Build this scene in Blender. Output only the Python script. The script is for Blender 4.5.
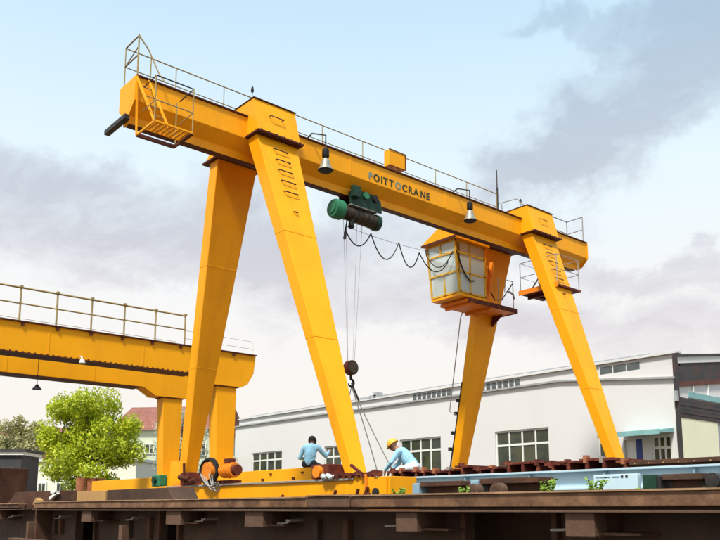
import bpy, bmesh, math, random
from mathutils import Vector, Matrix
random.seed(7)
for o in list(bpy.data.objects): bpy.data.objects.remove(o)
scene = bpy.context.scene
COL = scene.collection
R = math.radians
# ------------------------------------------------------------------ camera
F_PX, PITCH, YAW = 800.0, R(9.0903), R(49.2423)
cd = bpy.data.cameras.new('camera'); cam = bpy.data.objects.new('camera', cd); COL.objects.link(cam)
cd.sensor_width = 36; cd.lens = F_PX / 720 * 36; cd.shift_y = (381.0 - 270.0) / 720; cd.clip_end = 5000; cd.clip_start = .05
rt = Vector((math.cos(YAW), math.sin(YAW), 0))
fw = Vector((-math.sin(YAW) * math.cos(PITCH), math.cos(YAW) * math.cos(PITCH), math.sin(PITCH)))
up = rt.cross(fw)
CAM = Vector((0, 0, 1.7))
mw = Matrix((rt, up, -fw)).transposed().to_4x4(); mw.translation = CAM
cam.matrix_world = mw; scene.camera = cam
# ------------------------------------------------------------------ sky and sun
SUN_EL, SUN_DIR = R(57), Vector((.46, -.89, 0)).normalized()      # from the scene towards the sun
world = bpy.data.worlds.new('World'); scene.world = world; world.use_nodes = True
nt = world.node_tree; N = nt.nodes; L = nt.links; N.clear()
def nd(t, **k):
    n = N.new(t)
    for a, b in k.items(): setattr(n, a, b)
    return n
def mth(op, a, b=None, clamp=False):
    n = nd('ShaderNodeMath', operation=op); n.use_clamp = clamp
    for i, v in enumerate((a, b)):
        if v is None: continue
        if isinstance(v, (int, float)): n.inputs[i].default_value = v
        else: L.new(v, n.inputs[i])
    return n.outputs[0]
def dotv(a, v):
    n = nd('ShaderNodeVectorMath', operation='DOT_PRODUCT'); L.new(a, n.inputs[0]); n.inputs[1].default_value = v
    return n.outputs['Value']
def ramp(fac, stops):
    n = nd('ShaderNodeValToRGB'); e = n.color_ramp.elements
    while len(e) < len(stops): e.new(.5)
    for q, (p, c) in zip(e, stops): q.position = p; q.color = (*c, 1) if len(c) == 3 else c
    L.new(fac, n.inputs[0]); return n.outputs[0]
def mixc(f, a, b):
    n = nd('ShaderNodeMix', data_type='RGBA')
    for s, v in ((0, f), (6, a), (7, b)):
        if isinstance(v, (int, float)): n.inputs[s].default_value = v
        elif isinstance(v, tuple): n.inputs[s].default_value = (*v, 1)
        else: L.new(v, n.inputs[s])
    return n.outputs[2]
tc = nd('ShaderNodeTexCoord'); D = tc.outputs['Generated']
sx = nd('ShaderNodeSeparateXYZ'); L.new(D, sx.inputs[0])
sky = nd('ShaderNodeTexSky', sky_type='NISHITA', sun_disc=False, sun_elevation=SUN_EL, air_density=1.0, dust_density=.6, ozone_density=1.6)
sky.sun_rotation = math.atan2(SUN_DIR.x, SUN_DIR.y)
bl = nd('ShaderNodeVectorMath', operation='SCALE'); L.new(sky.outputs[0], bl.inputs[0]); bl.inputs['Scale'].default_value = .13
el = mth('MAXIMUM', sx.outputs['Z'], 0.0)
# bright veil of thin high cloud: creamy at the skyline, thinning to blue overhead
veil = ramp(el, [(0, (.775, .715, .635)), (.12, (.765, .725, .675)), (.26, (.755, .755, .75)), (.40, (.70, .81, .85)), (.56, (.56, .76, .88)), (1, (.5, .7, .86))])
thin = ramp(el, [(0, (.99,) * 3), (.25, (.96,) * 3), (.5, (.82,) * 3), (.62, (.72,) * 3), (1, (.6,) * 3)])
base = mixc(thin, bl.outputs[0], veil)
# drifting grey cloud on a flat cloud deck (same everywhere) ...
den = mth('ADD', el, .16)
cx_ = nd('ShaderNodeCombineXYZ'); L.new(mth('DIVIDE', sx.outputs['X'], den), cx_.inputs[0]); L.new(mth('DIVIDE', sx.outputs['Y'], den), cx_.inputs[1])
def noise(vec, scale, detail, rough, dist=0., loc=(0, 0, 0), sc=(1, 1, 1)):
    mp = nd('ShaderNodeMapping'); L.new(vec, mp.inputs[0]); mp.inputs['Location'].default_value = loc; mp.inputs['Scale'].default_value = sc
    n = nd('ShaderNodeTexNoise'); L.new(mp.outputs[0], n.inputs['Vector'])
    n.inputs['Scale'].default_value = scale; n.inputs['Detail'].default_value = detail; n.inputs['Roughness'].default_value = rough; n.inputs['Distortion'].default_value = dist
    return n.outputs['Fac']
n1 = noise(cx_.outputs[0], .75, 8, .58, .3, (3.1, 1.7, .4))
n2 = noise(cx_.outputs[0], 2.6, 7, .62, .8, (.3, 4.2, 2.))
n3 = noise(cx_.outputs[0], 5.5, 8, .66, 1.2, (7.3, 2.2, 1.), (1.0, 2.2, 1))
def pixdir(x, y): return (fw + rt * ((x - 360) / F_PX) + up * ((381 - y) / F_PX)).normalized()
# ... and the cloud banks seen over the yard, each a soft bank in one direction of the sky
wn = nd('ShaderNodeTexNoise'); wn.inputs['Scale'].default_value = 6.5; wn.inputs['Detail'].default_value = 6; wn.inputs['Roughness'].default_value = .62; L.new(D, wn.inputs['Vector'])
wv = nd('ShaderNodeVectorMath', operation='SUBTRACT'); L.new(wn.outputs['Color'], wv.inputs[0]); wv.inputs[1].default_value = (.5, .5, .5)
ws = nd('ShaderNodeVectorMath', operation='MULTIPLY_ADD'); L.new(wv.outputs[0], ws.inputs[0]); ws.inputs[1].default_value = (.26, .26, .20); L.new(D, ws.inputs[2]); DW = ws.outputs[0]
def bank(x, y, wx, wy, tilt, amp):
    c = pixdir(x, y); r = (rt - c * rt.dot(c)).normalized(); u = r.cross(c) * -1
    ca, sa = math.cos(R(-tilt)), math.sin(R(-tilt)); a = r * ca + u * sa; b = u * ca - r * sa
    A = mth('DIVIDE', dotv(DW, a), wx / F_PX); B = mth('DIVIDE', dotv(DW, b), wy / F_PX)
    q = mth('ADD', mth('MULTIPLY', A, A), mth('MULTIPLY', B, B))
    g = mth('DIVIDE', amp, mth('ADD', 1.0, mth('MULTIPLY', q, q)))
    return mth('MULTIPLY', g, mth('GREATER_THAN', dotv(D, c), 0.))
banks = None
for bk in [(80, 208, 165, 44, -6, .60), (225, 262, 150, 34, 4, .36), (650, 112, 135, 42, 28, .62), (550, 168, 80, 24, 30, .38), (590, 42, 110, 17, 8, .46), (700, 45, 70, 40, 12, .40),
           (680, 268, 150, 16, -3, .44), (640, 330, 230, 30, -2, .46), (330, 250, 90, 40, 20, .34), (440, 330, 120, 30, 0, .22)]:
    g = bank(*bk); banks = g if banks is None else mth('ADD', banks, g)
m = mth('ADD', mth('MULTIPLY', mth('SUBTRACT', n1, .5), .55), mth('MULTIPLY', mth('SUBTRACT', n2, .5), .35))
m = mth('ADD', mth('ADD', m, mth('MULTIPLY', banks, mth('ADD', -.15, mth('MULTIPLY', mth('ADD', n2, mth('MULTIPLY', n3, .6)), 1.45)))), -.10)
mask = ramp(m, [(0, (0, 0, 0)), (.10, (.03,) * 3), (.32, (.50,) * 3), (.62, (.92,) * 3), (1, (1,) * 3)])
cloud = ramp(el, [(0, (.70, .66, .645)), (.14, (.64, .615, .625)), (.25, (.54, .525, .565)), (.42, (.42, .48, .56)), (.55, (.34, .46, .58)), (1, (.36, .46, .56))])
skyc = mixc(mask, base, cloud)
bg = nd('ShaderNodeBackground'); L.new(skyc, bg.inputs[0]); bg.inputs[1].default_value = 1.0
out = nd('ShaderNodeOutputWorld'); L.new(bg.outputs[0], out.inputs[0])
sd = bpy.data.lights.new('sun', 'SUN'); sun = bpy.data.objects.new('sun', sd); COL.objects.link(sun)
sd.energy = 4.3; sd.angle = R(8); sd.color = (1, .95, .86)
sv = Vector((SUN_DIR.x * math.cos(SUN_EL), SUN_DIR.y * math.cos(SUN_EL), math.sin(SUN_EL)))
sun.rotation_euler = sv.to_track_quat('Z', 'Y').to_euler(); sun.location = (0, -20, 40)
vs = scene.view_settings; vs.view_transform = 'Standard'; vs.look = 'None'; vs.gamma = 1; vs.exposure = 0.36; vs.use_curve_mapping = False
scene.render.engine = 'CYCLES'; scene.cycles.max_bounces = 6; scene.cycles.transparent_max_bounces = 16
# ------------------------------------------------------------------ materials
def material(name, col, rough=.5, metal=0., var=.12, vscale=2.0, grime=None, grime_amt=.0, gscale=3.0, streak=False, rust=None, rust_amt=0., bump=.0, bscale=30., spec=.22, col2=None, c2amt=.5):
    m = bpy.data.materials.new(name); m.use_nodes = True
    nt = m.node_tree; N = nt.nodes; L = nt.links; b = N['Principled BSDF']
    b.inputs['Roughness'].default_value = rough; b.inputs['Metallic'].default_value = metal; b.inputs['Specular IOR Level'].default_value = spec
    geo = N.new('ShaderNodeNewGeometry'); pos = geo.outputs['Position']
    def nz(scale, detail=5, sc=(1, 1, 1), rough=.6):
        mp = N.new('ShaderNodeMapping'); mp.inputs['Scale'].default_value = sc; L.new(pos, mp.inputs[0])
        n = N.new('ShaderNodeTexNoise'); n.inputs['Scale'].default_value = scale; n.inputs['Detail'].default_value = detail; n.inputs['Roughness'].default_value = rough
        L.new(mp.outputs[0], n.inputs['Vector']); return n.outputs['Fac']
    def rp(fac, a, b_, hi=1.):
        n = N.new('ShaderNodeMapRange'); n.inputs[1].default_value = a; n.inputs[2].default_value = b_; n.inputs[4].default_value = hi; L.new(fac, n.inputs[0]); return n.outputs[0]
    def mx(f, a, c, mode='MIX'):
        n = N.new('ShaderNodeMix'); n.data_type = 'RGBA'; n.blend_type = mode
        for s, v in ((0, f), (6, a), (7, c)):
            if isinstance(v, (int, float)): n.inputs[s].default_value = v
            elif isinstance(v, tuple): n.inputs[s].default_value = (*v, 1)
            else: L.new(v, n.inputs[s])
        return n.outputs[2]
    lo = tuple(c * (1 - var) for c in col); hi = tuple(min(1, c * (1 + var)) for c in col)
    c = mx(rp(nz(vscale), .3, .7), lo, hi)
    if col2: c = mx(rp(nz(vscale * 1.7, 6), .42, .62, c2amt), c, col2)
    if grime: c = mx(rp(nz(gscale, 6, (1, 1, .12) if streak else (1, 1, 1)), .52, .78, grime_amt), c, grime)
    if rust: c = mx(rp(nz(gscale * 3.1, 8, rough=.75), .70 - .12 * rust_amt, .78, min(1, .4 + rust_amt)), c, rust)
    L.new(c, b.inputs['Base Color'])
    rr = N.new('ShaderNodeMapRange'); rr.inputs[3].default_value = max(.05, rough - .1); rr.inputs[4].default_value = min(1, rough + .14); L.new(nz(vscale * 2.3), rr.inputs[0]); L.new(rr.outputs[0], b.inputs['Roughness'])
    if bump:
        bm_ = N.new('ShaderNodeBump'); bm_.inputs['Strength'].default_value = bump; bm_.inputs['Distance'].default_value = .02; L.new(nz(bscale, 4), bm_.inputs['Height']); L.new(bm_.outputs[0], b.inputs['Normal'])
    return m
def glass(name, tint=(.8, .9, .88), alpha=.35):
    m = bpy.data.materials.new(name); m.use_nodes = True; N = m.node_tree.nodes; L = m.node_tree.links
    b = N['Principled BSDF']; b.inputs['Base Color'].default_value = (*tint, 1); b.inputs['Roughness'].default_value = .05
    t = N.new('ShaderNodeBsdfTransparent'); t.inputs[0].default_value = (.85, .92, .9, 1); mx = N.new('ShaderNodeMixShader'); mx.inputs[0].default_value = alpha
    L.new(t.outputs[0], mx.inputs[1]); L.new(b.outputs[0], mx.inputs[2]); L.new(mx.outputs[0], N['Material Output'].inputs[0]); return m
M = dict(
    yellow=material('crane_yellow_paint', (.90, .37, .003), .48, var=.07, vscale=1.1, grime=(.50, .16, .01), grime_amt=.30, gscale=2.2, streak=True, rust=(.16, .05, .02), rust_amt=.55, bump=.10, bscale=6),
    yellow2=material('older_yellow_paint', (.88, .385, .004), .5, var=.06, vscale=.8, grime=(.55, .24, .02), grime_amt=.3, gscale=1.5, streak=True, rust=(.2, .08, .02), rust_amt=.4, bump=.1, bscale=5),
    orange=material('drive_orange_paint', (.78, .23, .015), .5, var=.15, grime=(.12, .05, .03), grime_amt=.5, gscale=8),
    brownedge=material('dark_red_primer_and_shade', (.085, .022, .012), .6, var=.25, vscale=4),  # primer colour; under the girders it also paints their shade
    galv=material('galvanised_steel', (.42, .43, .44), .4, .6, var=.15, vscale=5),
    railpaint=material('faded_yellow_rail_paint', (.34, .25, .11), .5, var=.25, vscale=7, grime=(.2, .15, .09), grime_amt=.5, gscale=9),
    greyrail=material('grey_rail_paint', (.30, .29, .27), .5, .2, var=.2, vscale=6),
    black=material('black_rubber', (.018, .018, .018), .55, var=.2),
    darksteel=material('dark_greasy_steel', (.045, .042, .04), .45, .5, var=.4, vscale=9, grime=(.10, .07, .04), grime_amt=.6, gscale=9),
    green=material('hoist_green_paint', (.035, .20, .10), .4, var=.2, vscale=6, grime=(.02, .03, .02), grime_amt=.5, gscale=8),
    greend=material('hoist_dark_green_paint', (.012, .045, .028), .45, var=.3, vscale=8, grime=(.03, .02, .015), grime_amt=.6, gscale=9),
    drum=material('greasy_rope_drum', (.06, .045, .028), .5, .3, var=.4, vscale=14),
    letter=material('dark_green_lettering', (.03, .045, .025), .6, var=.1), letter2=material('grey_green_lettering', (.20, .26, .20), .6, var=.1),
    white=material('white_enamel', (.72, .71, .66), .35, var=.08), tin=material('dull_aluminium_shade', (.30, .29, .24), .4, .4, var=.2, vscale=8),
    glass=glass('cab_glass', (.80, .87, .84), .5),  # pale tint paints in the sky reflected by the panes
    wall=material('white_render_wall', (.66, .65, .635), .8, var=.025, vscale=.35, grime=(.58, .56, .52), grime_amt=.22, gscale=.9, streak=True, bump=.08, bscale=3),
    roof=material('pale_roof_sheet', (.62, .62, .60), .6, var=.08), trim=material('grey_roof_trim', (.33, .34, .34), .6, var=.15),
    frame=material('white_window_frame', (.72, .73, .68), .5, var=.06),
    pane=material('window_pane_glass', (.028, .038, .026), .07, spec=.5, var=.5, vscale=.9, col2=(.075, .075, .035), c2amt=.7),
    vent=material('clerestory_glass', (.10, .115, .115), .15, var=.2), teal=material('teal_canopy_sheet', (.22, .42, .42), .5, var=.12),
    bluedoor=material('blue_door_paint', (.06, .09, .28), .5, var=.15), cream=material('cream_painted_wall', (.80, .77, .56), .8, var=.04, vscale=.8),
    gdark=material('dark_steel_cladding', (.045, .047, .05), .6, var=.25, vscale=1.5, col2=(.12, .05, .035), c2amt=.4), gredd=material('dark_red_cladding', (.12, .045, .035), .6, var=.2),
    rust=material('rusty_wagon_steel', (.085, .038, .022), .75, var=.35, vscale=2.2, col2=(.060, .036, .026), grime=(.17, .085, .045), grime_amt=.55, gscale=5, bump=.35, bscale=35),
    rustlit=material('lit_deck_edge_steel', (.20, .105, .055), .6, var=.35, vscale=2.5, col2=(.075, .036, .022), c2amt=.75, grime=(.34, .21, .12), grime_amt=.5, gscale=4, bump=.3, bscale=35),  # lighter rust: the lit look of the deck edge is in the colour
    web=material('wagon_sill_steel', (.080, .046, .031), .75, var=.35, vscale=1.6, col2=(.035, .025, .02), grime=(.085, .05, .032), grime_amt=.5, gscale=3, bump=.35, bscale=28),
    pocket=material('pale_brown_pocket_steel', (.11, .062, .040), .7, var=.25, vscale=4, grime=(.08, .045, .03), grime_amt=.6, gscale=7, bump=.3, bscale=35),
    worn=material('bright_worn_steel', (.36, .32, .27), .4, .5, var=.2, vscale=8),
    redrust=material('red_rust_steel', (.13, .028, .018), .75, var=.35, vscale=4, col2=(.06, .018, .014), grime=(.36, .12, .05), grime_amt=.6, gscale=6, bump=.4, bscale=25),
    tan=material('tan_timber', (.42, .25, .10), .75, var=.2, vscale=3, grime=(.25, .13, .05), grime_amt=.4, gscale=6),
    blue=material('pale_blue_beam_paint', (.50, .66, .74), .45, var=.08, vscale=1.5, grime=(.25, .3, .33), grime_amt=.5, gscale=3), bluegrey=material('blue_grey_beam_paint', (.22, .33, .40), .5, var=.15, vscale=2),
    ground=material('yard_ground_dirt', (.12, .10, .08), .95, var=.3, vscale=.35, col2=(.08, .07, .06), bump=.4, bscale=6),
    concrete=material('plinth_concrete', (.30, .29, .27), .9, var=.2, vscale=1.1, bump=.2, bscale=12), sleeper=material('timber_sleeper', (.08, .06, .045), .9, var=.3), railhead=material('rail_steel', (.22, .17, .14), .4, .7, var=.2),
    bark=material('tree_bark', (.075, .055, .04), .9, var=.3, vscale=9, bump=.5, bscale=30),
    leaf=material('spring_leaf', (.20, .30, .018), .55, var=.42, vscale=1.1, col2=(.10, .19, .015), c2amt=.85), leafo=material('olive_leaf', (.16, .17, .05), .6, var=.3, vscale=.8), leafw=material('pale_blossom', (.62, .62, .50), .7, var=.2, vscale=2, col2=(.35, .42, .22), c2amt=.8),
    house=material('pale_green_render', (.52, .56, .42), .85, var=.06, vscale=.5), low=material('ivory_render', (.72, .70, .58), .85, var=.05, vscale=.5), tile=material('red_brown_tile', (.24, .10, .075), .8, var=.2, vscale=2),
    hill=material('wooded_hill', (.16, .16, .10), .95, var=.3, vscale=.05, col2=(.24, .15, .12)), hut=material('charcoal_sheet', (.055, .055, .06), .6, var=.2),
    shirt=material('light_blue_work_shirt', (.30, .56, .72), .85, var=.14, vscale=9, bump=.6, bscale=16), trousers=material('pale_work_trousers', (.62, .66, .70), .85, var=.12, vscale=9, bump=.5, bscale=16), dtrousers=material('dark_work_trousers', (.03, .035, .05), .85, var=.2), skin=material('skin', (.38, .19, .12), .55, var=.1), helmet=material('yellow_helmet', (.75, .42, .05), .35, var=.05), hair=material('black_hair', (.012, .011, .010), .6, var=.2), shoe=material('dark_shoe', (.03, .025, .02), .6),
    weed=material('weed_green', (.16, .26, .03), .6, var=.3, vscale=9), chain=material('sling_rope', (.30, .29, .27), .6, var=.2), cable=material('steel_cable', (.45, .45, .45), .5, .3, var=.1),
    rag=material('grubby_white_rag', (.5, .54, .56), .9, var=.3, vscale=22, bump=.8, bscale=30), cabyellow=material('cabin_olive_yellow_paint', (.66, .38, .035), .45, var=.12, vscale=4, grime=(.3, .15, .04), grime_amt=.4, gscale=6),
    lip=material('highlit_deck_lip', (.33, .20, .11), .55, var=.35, vscale=3, col2=(.17, .09, .05), c2amt=.6, bump=.2, bscale=30),  # pale colour paints the highlight along the deck's top edge
    pot=material('terracotta', (.35, .13, .06), .8, var=.15),
)
# ------------------------------------------------------------------ helpers
W = {}                                     # world origin of every object made
class MB:
    def __init__(s): s.v = []; s.f = []
    def hexa(s, p):                        # 8 corners: bottom ring then top ring
        n = len(s.v); s.v += [Vector(q) for q in p]
        s.f += [[n + i for i in q] for q in ((3, 2, 1, 0), (4, 5, 6, 7), (0, 1, 5, 4), (1, 2, 6, 5), (2, 3, 7, 6), (3, 0, 4, 7))]; return s
    def box(s, x0, x1, y0, y1, z0, z1):
        return s.hexa([(x0, y0, z0), (x1, y0, z0), (x1, y1, z0), (x0, y1, z0), (x0, y0, z1), (x1, y0, z1), (x1, y1, z1), (x0, y1, z1)])
    def tube(s, pts, r, seg=6, cap=True):
        pts = [Vector(p) for p in pts]; rs = r if isinstance(r, (list, tuple)) else [r] * len(pts)
        base = len(s.v); t0 = (pts[1] - pts[0]).normalized(); ref = Vector((0, 0, 1)) if abs(t0.z) < .9 else Vector((1, 0, 0)); u = t0.cross(ref).normalized()
        for i, p in enumerate(pts):
            t = (pts[min(i + 1, len(pts) - 1)] - pts[max(i - 1, 0)]).normalized()
            u = (u - t * u.dot(t)); u = u.normalized() if u.length > 1e-6 else t.orthogonal().normalized(); w = t.cross(u)
            for k in range(seg):
                a = 2 * math.pi * k / seg; s.v.append(p + (u * math.cos(a) + w * math.sin(a)) * rs[i])
        for i in range(len(pts) - 1):
            for k in range(seg):
                a = base + i * seg + k; b = base + i * seg + (k + 1) % seg; s.f.append([a, b, b + seg, a + seg])
        if cap:
            s.f.append([base + k for k in range(seg)][::-1]); e = base + (len(pts) - 1) * seg; s.f.append([e + k for k in range(seg)])
        return s
    def bar(s, a, b, w, h=None):           # rectangular bar between two points
        a, b = Vector(a), Vector(b); h = h or w; t = (b - a).normalized(); ref = Vector((0, 0, 1)) if abs(t.z) < .95 else Vector((0, 1, 0))
        u = t.cross(ref).normalized() * (w / 2); v = u.cross(t).normalized() * (h / 2)
        return s.hexa([a - u - v, a + u - v, a + u + v, a - u + v, b - u - v, b + u - v, b + u + v, b - u + v])
    def prism(s, poly, axis, a, b):        # polygon in the two other axes, extruded along axis
        n = len(s.v); k = len(poly)
        for t in (a, b):
            for p, q in poly: s.v.append(Vector({'x': (t, p, q), 'y': (p, t, q), 'z': (p, q, t)}[axis]))
        s.f.append([n + i for i in range(k)][::-1]); s.f.append([n + k + i for i in range(k)])
        for i in range(k): j = (i + 1) % k; s.f.append([n + i, n + j, n + k + j, n + k + i])
        return s
    def quad(s, a, b, c, d): n = len(s.v); s.v += [Vector(q) for q in (a, b, c, d)]; s.f.append([n, n + 1, n + 2, n + 3]); return s
    def build(s, name, mat, parent=None, bevel=0., smooth=False, org=None):
        lo = Vector([min(v[i] for v in s.v) for i in range(3)]); hi = Vector([max(v[i] for v in s.v) for i in range(3)])
        c = Vector(org) if org else Vector(((lo.x + hi.x) / 2, (lo.y + hi.y) / 2, lo.z))
        me = bpy.data.meshes.new(name); me.from_pydata([v - c for v in s.v], [], s.f)
        bm = bmesh.new(); bm.from_mesh(me); bmesh.ops.recalc_face_normals(bm, faces=bm.faces)
        if bevel: bmesh.ops.bevel(bm, geom=[e for e in bm.edges if len(e.link_faces) == 2 and e.calc_face_angle(0) > .5], offset=bevel, segments=2, affect='EDGES', profile=.6)
        bm.to_mesh(me); bm.free()
        if smooth:
            for p in me.polygons: p.use_smooth = True
            me.set_sharp_from_angle(angle=R(40))
        me.materials.append(M[mat] if isinstance(mat, str) else mat)
        return link(bpy.data.objects.new(name, me), c, parent)
def link(o, c, parent=None):
    COL.objects.link(o); c = Vector(c); W[o] = c
    if parent: o.parent = parent; o.location = c - W[parent]
    else: o.location = c
    return o
def tag(o, label=None, cat=None, group=None, kind=None):
    for k, v in (('label', label), ('category', cat), ('group', group), ('kind', kind)):
        if v: o[k] = v
    return o
def thing(name, loc, label, cat, group=None): return tag(link(bpy.data.objects.new(name, None), loc), label, cat, group)
def box(name, mat, parent, x0, x1, y0, y1, z0, z1, bevel=0.): return MB().box(x0, x1, y0, y1, z0, z1).build(name, mat, parent, bevel)
def tube(name, mat, parent, pts, r, seg=6): return MB().tube(pts, r, seg).build(name, mat, parent, smooth=True)
def sag(a, b, drop, n=10):
    a, b = Vector(a), Vector(b); return [a.lerp(b, i / n) - Vector((0, 0, drop * 4 * (i / n) * (1 - i / n))) for i in range(n + 1)]
# ------------------------------------------------------------------ ground
g = MB().quad((-1500, -1500, 0), (1500, -1500, 0), (1500, 1500, 0), (-1500, 1500, 0)).build('ground', 'ground'); tag(g, 'bare earth and gravel of the steel yard', 'ground', kind='structure')
for yc, top in ((9.25, 1.0), (18.8, 1.0), (13.35, 1.9)):
    p = box('runway_plinth', 'concrete', None, -60, 2, yc - .45, yc + .45, .004, top, .03); p['kind'] = 'structure'; p['label'] = 'low concrete plinth carrying a crane rail'
    MB().box(-60, 2, yc - .07, yc + .07, top, top + .03).box(-60, 2, yc - .015, yc + .015, top + .03, top + .11).box(-60, 2, yc - .035, yc + .035, top + .11, top + .15).build('rail', 'railhead', p)
# ------------------------------------------------------------------ main gantry crane
GX = -14.17
crane = thing('gantry_crane', (GX, 14, 1.15), 'large yellow single girder gantry crane straddling the yard on splayed legs', 'gantry crane')
hw = .325
prof = [(GX - hw, 10.06), (GX - hw, 9.57), (GX - .07, 9.345), (GX - .06, 9.25), (GX + .06, 9.25), (GX + .07, 9.345), (GX + hw, 9.57), (GX + hw, 10.06)]
gird = MB().prism(prof, 'y', 6.17, 21.45).build('girder', 'yellow', crane, .012)
box('top_flange', 'brownedge', gird, GX - .36, GX + .36, 6.16, 21.46, 10.062, 10.095, .006)
box('bottom_flange', 'yellow', gird, GX - .085, GX + .085, 6.17, 21.1, 9.165, 9.32, .006)
box('flange_edge', 'brownedge', gird, GX - .09, GX + .09, 6.165, 21.12, 9.148, 9.163, .003)  # dark strip stands in for the shaded underside of the flange
MB().prism([(GX - hw - .03, 10.058), (GX - hw - .03, 9.55), (GX - .12, 9.33), (GX - .12, 9.15), (GX + .12, 9.15), (GX + .12, 9.33), (GX + hw + .03, 9.55), (GX + hw + .03, 10.058)], 'y', 6.13, 6.163).build('end_plate', 'yellow', gird, .004)
MB().prism([(GX - hw - .03, 10.058), (GX - hw - .03, 9.55), (GX - .12, 9.3), (GX + .12, 9.3), (GX + hw + .03, 9.55), (GX + hw + .03, 10.058)], 'y', 21.452, 21.485).build('end_plate', 'yellow', gird, .004)
for y in (11.6, 14.9, 20.4): MB().box(GX + hw + .001, GX + hw + .008, y, y + .05, 9.6, 10.05).build('weld_seam', 'yellow', gird)
box('buffer_bar', 'darksteel', crane, -14.95, -13.99, 6.02, 6.13, 9.2, 9.3, .01)
LEGS = [  # bottom ring z, x0,x1,y0,y1 ; top ring
    ((-10.90, -10.66, 9.05, 9.36), (-13.87, -13.50, 8.74, 9.80)), ((-17.02, -16.69, 9.05, 9.32), (-15.46, -15.10, 8.76, 9.80)),
    ((-11.46, -11.20, 18.66, 19.02), (-13.87, -13.51, 18.16, 19.33)), ((-17.36, -17.08, 18.62, 18.96), (-15.60, -15.24, 18.26, 19.42))]
ZB, ZT = 2.285, 9.57
def legpt(L_, z):
    t = (z - ZB) / (ZT - ZB); b, p = L_; return [b[i] + (p[i] - b[i]) * t for i in range(4)]
for i, (b, p) in enumerate(LEGS):
    e = [(b[0], b[2], ZB), (b[1], b[2], ZB), (b[1], b[3], ZB), (b[0], b[3], ZB), (p[0], p[2], ZT), (p[1], p[2], ZT), (p[1], p[3], ZT), (p[0], p[3], ZT)]
    lg = MB().hexa(e).build('leg', 'yellow', crane, .014)
    MB().box(b[0] - .1, b[1] + .1, b[2] - .08, b[3] + .08, 2.235, 2.283).build('foot_plate', 'orange', lg, .005)
    # stiffener edge strips (proud seam on the outer corners)
    outer = 1 if i % 2 == 0 else 0
    for z0 in (7.2, 4.9):
        a = legpt((b, p), z0); MB().box(a[0] - .004, a[1] + .004, a[2] - .004, a[3] + .004, z0, z0 + .012).build('splice_seam', 'yellow', lg)
# saddles over the girder with bolted flange plates
for ys, y0, y1 in ((0, 8.72, 9.82), (1, 18.14, 19.36)):
    poly = [(-13.62, 10.43), (-13.40, 9.615), (-13.88, 9.615), (-13.90, 10.10), (-14.44, 10.10), (-14.50, 9.615), (-15.62, 9.615), (-14.76, 10.43)]
    sd_ = MB().prism(poly, 'y', y0, y1).build('saddle', 'yellow', crane, .012)
    box('flange_plate', 'brownedge', sd_, -13.9, -13.33, y0 - .05, y1 + .05, 9.572, 9.613, .006)
    box('flange_plate', 'brownedge', sd_, -15.68, -15.03, y0 - .05, y1 + .12, 9.572, 9.613, .006)
    box('lid', 'brownedge', sd_, -14.79, -13.59, y0 - .015, y1 + .015, 10.432, 10.447)
    for k in range(6):
        yy = y0 + .05 + k * (y1 - y0 - .1) / 5; MB().tube([(-13.365, yy, 9.545), (-13.365, yy, 9.64)], .022, 6).build('bolt', 'darksteel', sd_)
    # rear hanger cheek closing the saddle round the girder side
    box('cheek', 'yellow', sd_, -14.70, -14.505, y0 + .1, y1 - .1, 9.4, 9.57, .006)
# climbing rungs on the outer leg faces
def rung(parent, L_, z, w=.32, dy=0., lean=.06):
    a = legpt(L_, z); x = a[1] - .02; yc = (a[2] + a[3]) / 2 + dy
    MB().tube([(x, yc - w / 2, z), (x + .09, yc - w / 2, z - .03), (x + .09, yc + w / 2, z - .03 + lean * 0), (x, yc + w / 2, z)], .013, 5).build('rung', 'darksteel', parent)
for li in (0, 2):
    for k in range(5): rung(crane, LEGS[li], 9.3 - .27 * k, .34)
    rung(crane, LEGS[li], 7.75, .06)
for yy in (9.2, 18.68): MB().tube([(-13.52, yy - .13, 10.08), (-13.44, yy - .13, 10.06), (-13.44, yy + .2, 10.06), (-13.52, yy + .2, 10.08)], .012, 5).build('rung', 'darksteel', crane)
# sill beams, wheel housings and wheels
for (x0, x1, y0, y1) in ((-17.75, -9.62, 8.93, 9.55), (-18.1, -10.2, 18.5, 19.1)):
    sb = box('sill_beam', 'yellow', crane, x0, x1, y0, y1, 1.70, 2.232, .015)
    box('cover_strip', 'greyrail', sb, x0 + .5, x1 - .9, y0 - .035, y0 - .004, 2.19, 2.225)
    for xe, s in ((x0, 1), (x1, -1)):
        MB().box(min(xe, xe + s * .55), max(xe, xe + s * .55), y0 - .05, y1 + .05, 1.42, 1.698).build('wheel_housing', 'orange', sb, .01)
        xc = xe + s * .28; yc = (y0 + y1) / 2 - (y0 + y1) / 2 + (9.25 if y0 < 12 else 18.8)
        MB().tube([(xc, yc - .09, 1.15 + .2), (xc, yc + .09, 1.15 + .2)], .2, 20).build('wheel', 'darksteel', crane, smooth=True)
        hole = MB().tube([(xc, y0 - .075, 1.97), (xc, y0 - .003, 1.97)], .075, 16).build('dark_hole_disc', 'darksteel', sb, smooth=True)  # dark disc stands in for the shaded hole in the beam end
    MB().box(x1 - .50, x1 - .04, y0 - .045, y0 - .004, 1.72, 2.22).build('end_panel', 'yellow', sb, .008)
    MB().box(x1 - .56, x1 - .505, y0 - .06, y0 - .004, 1.72, 2.28).build('end_rib', 'orange', sb, .006)
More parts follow.
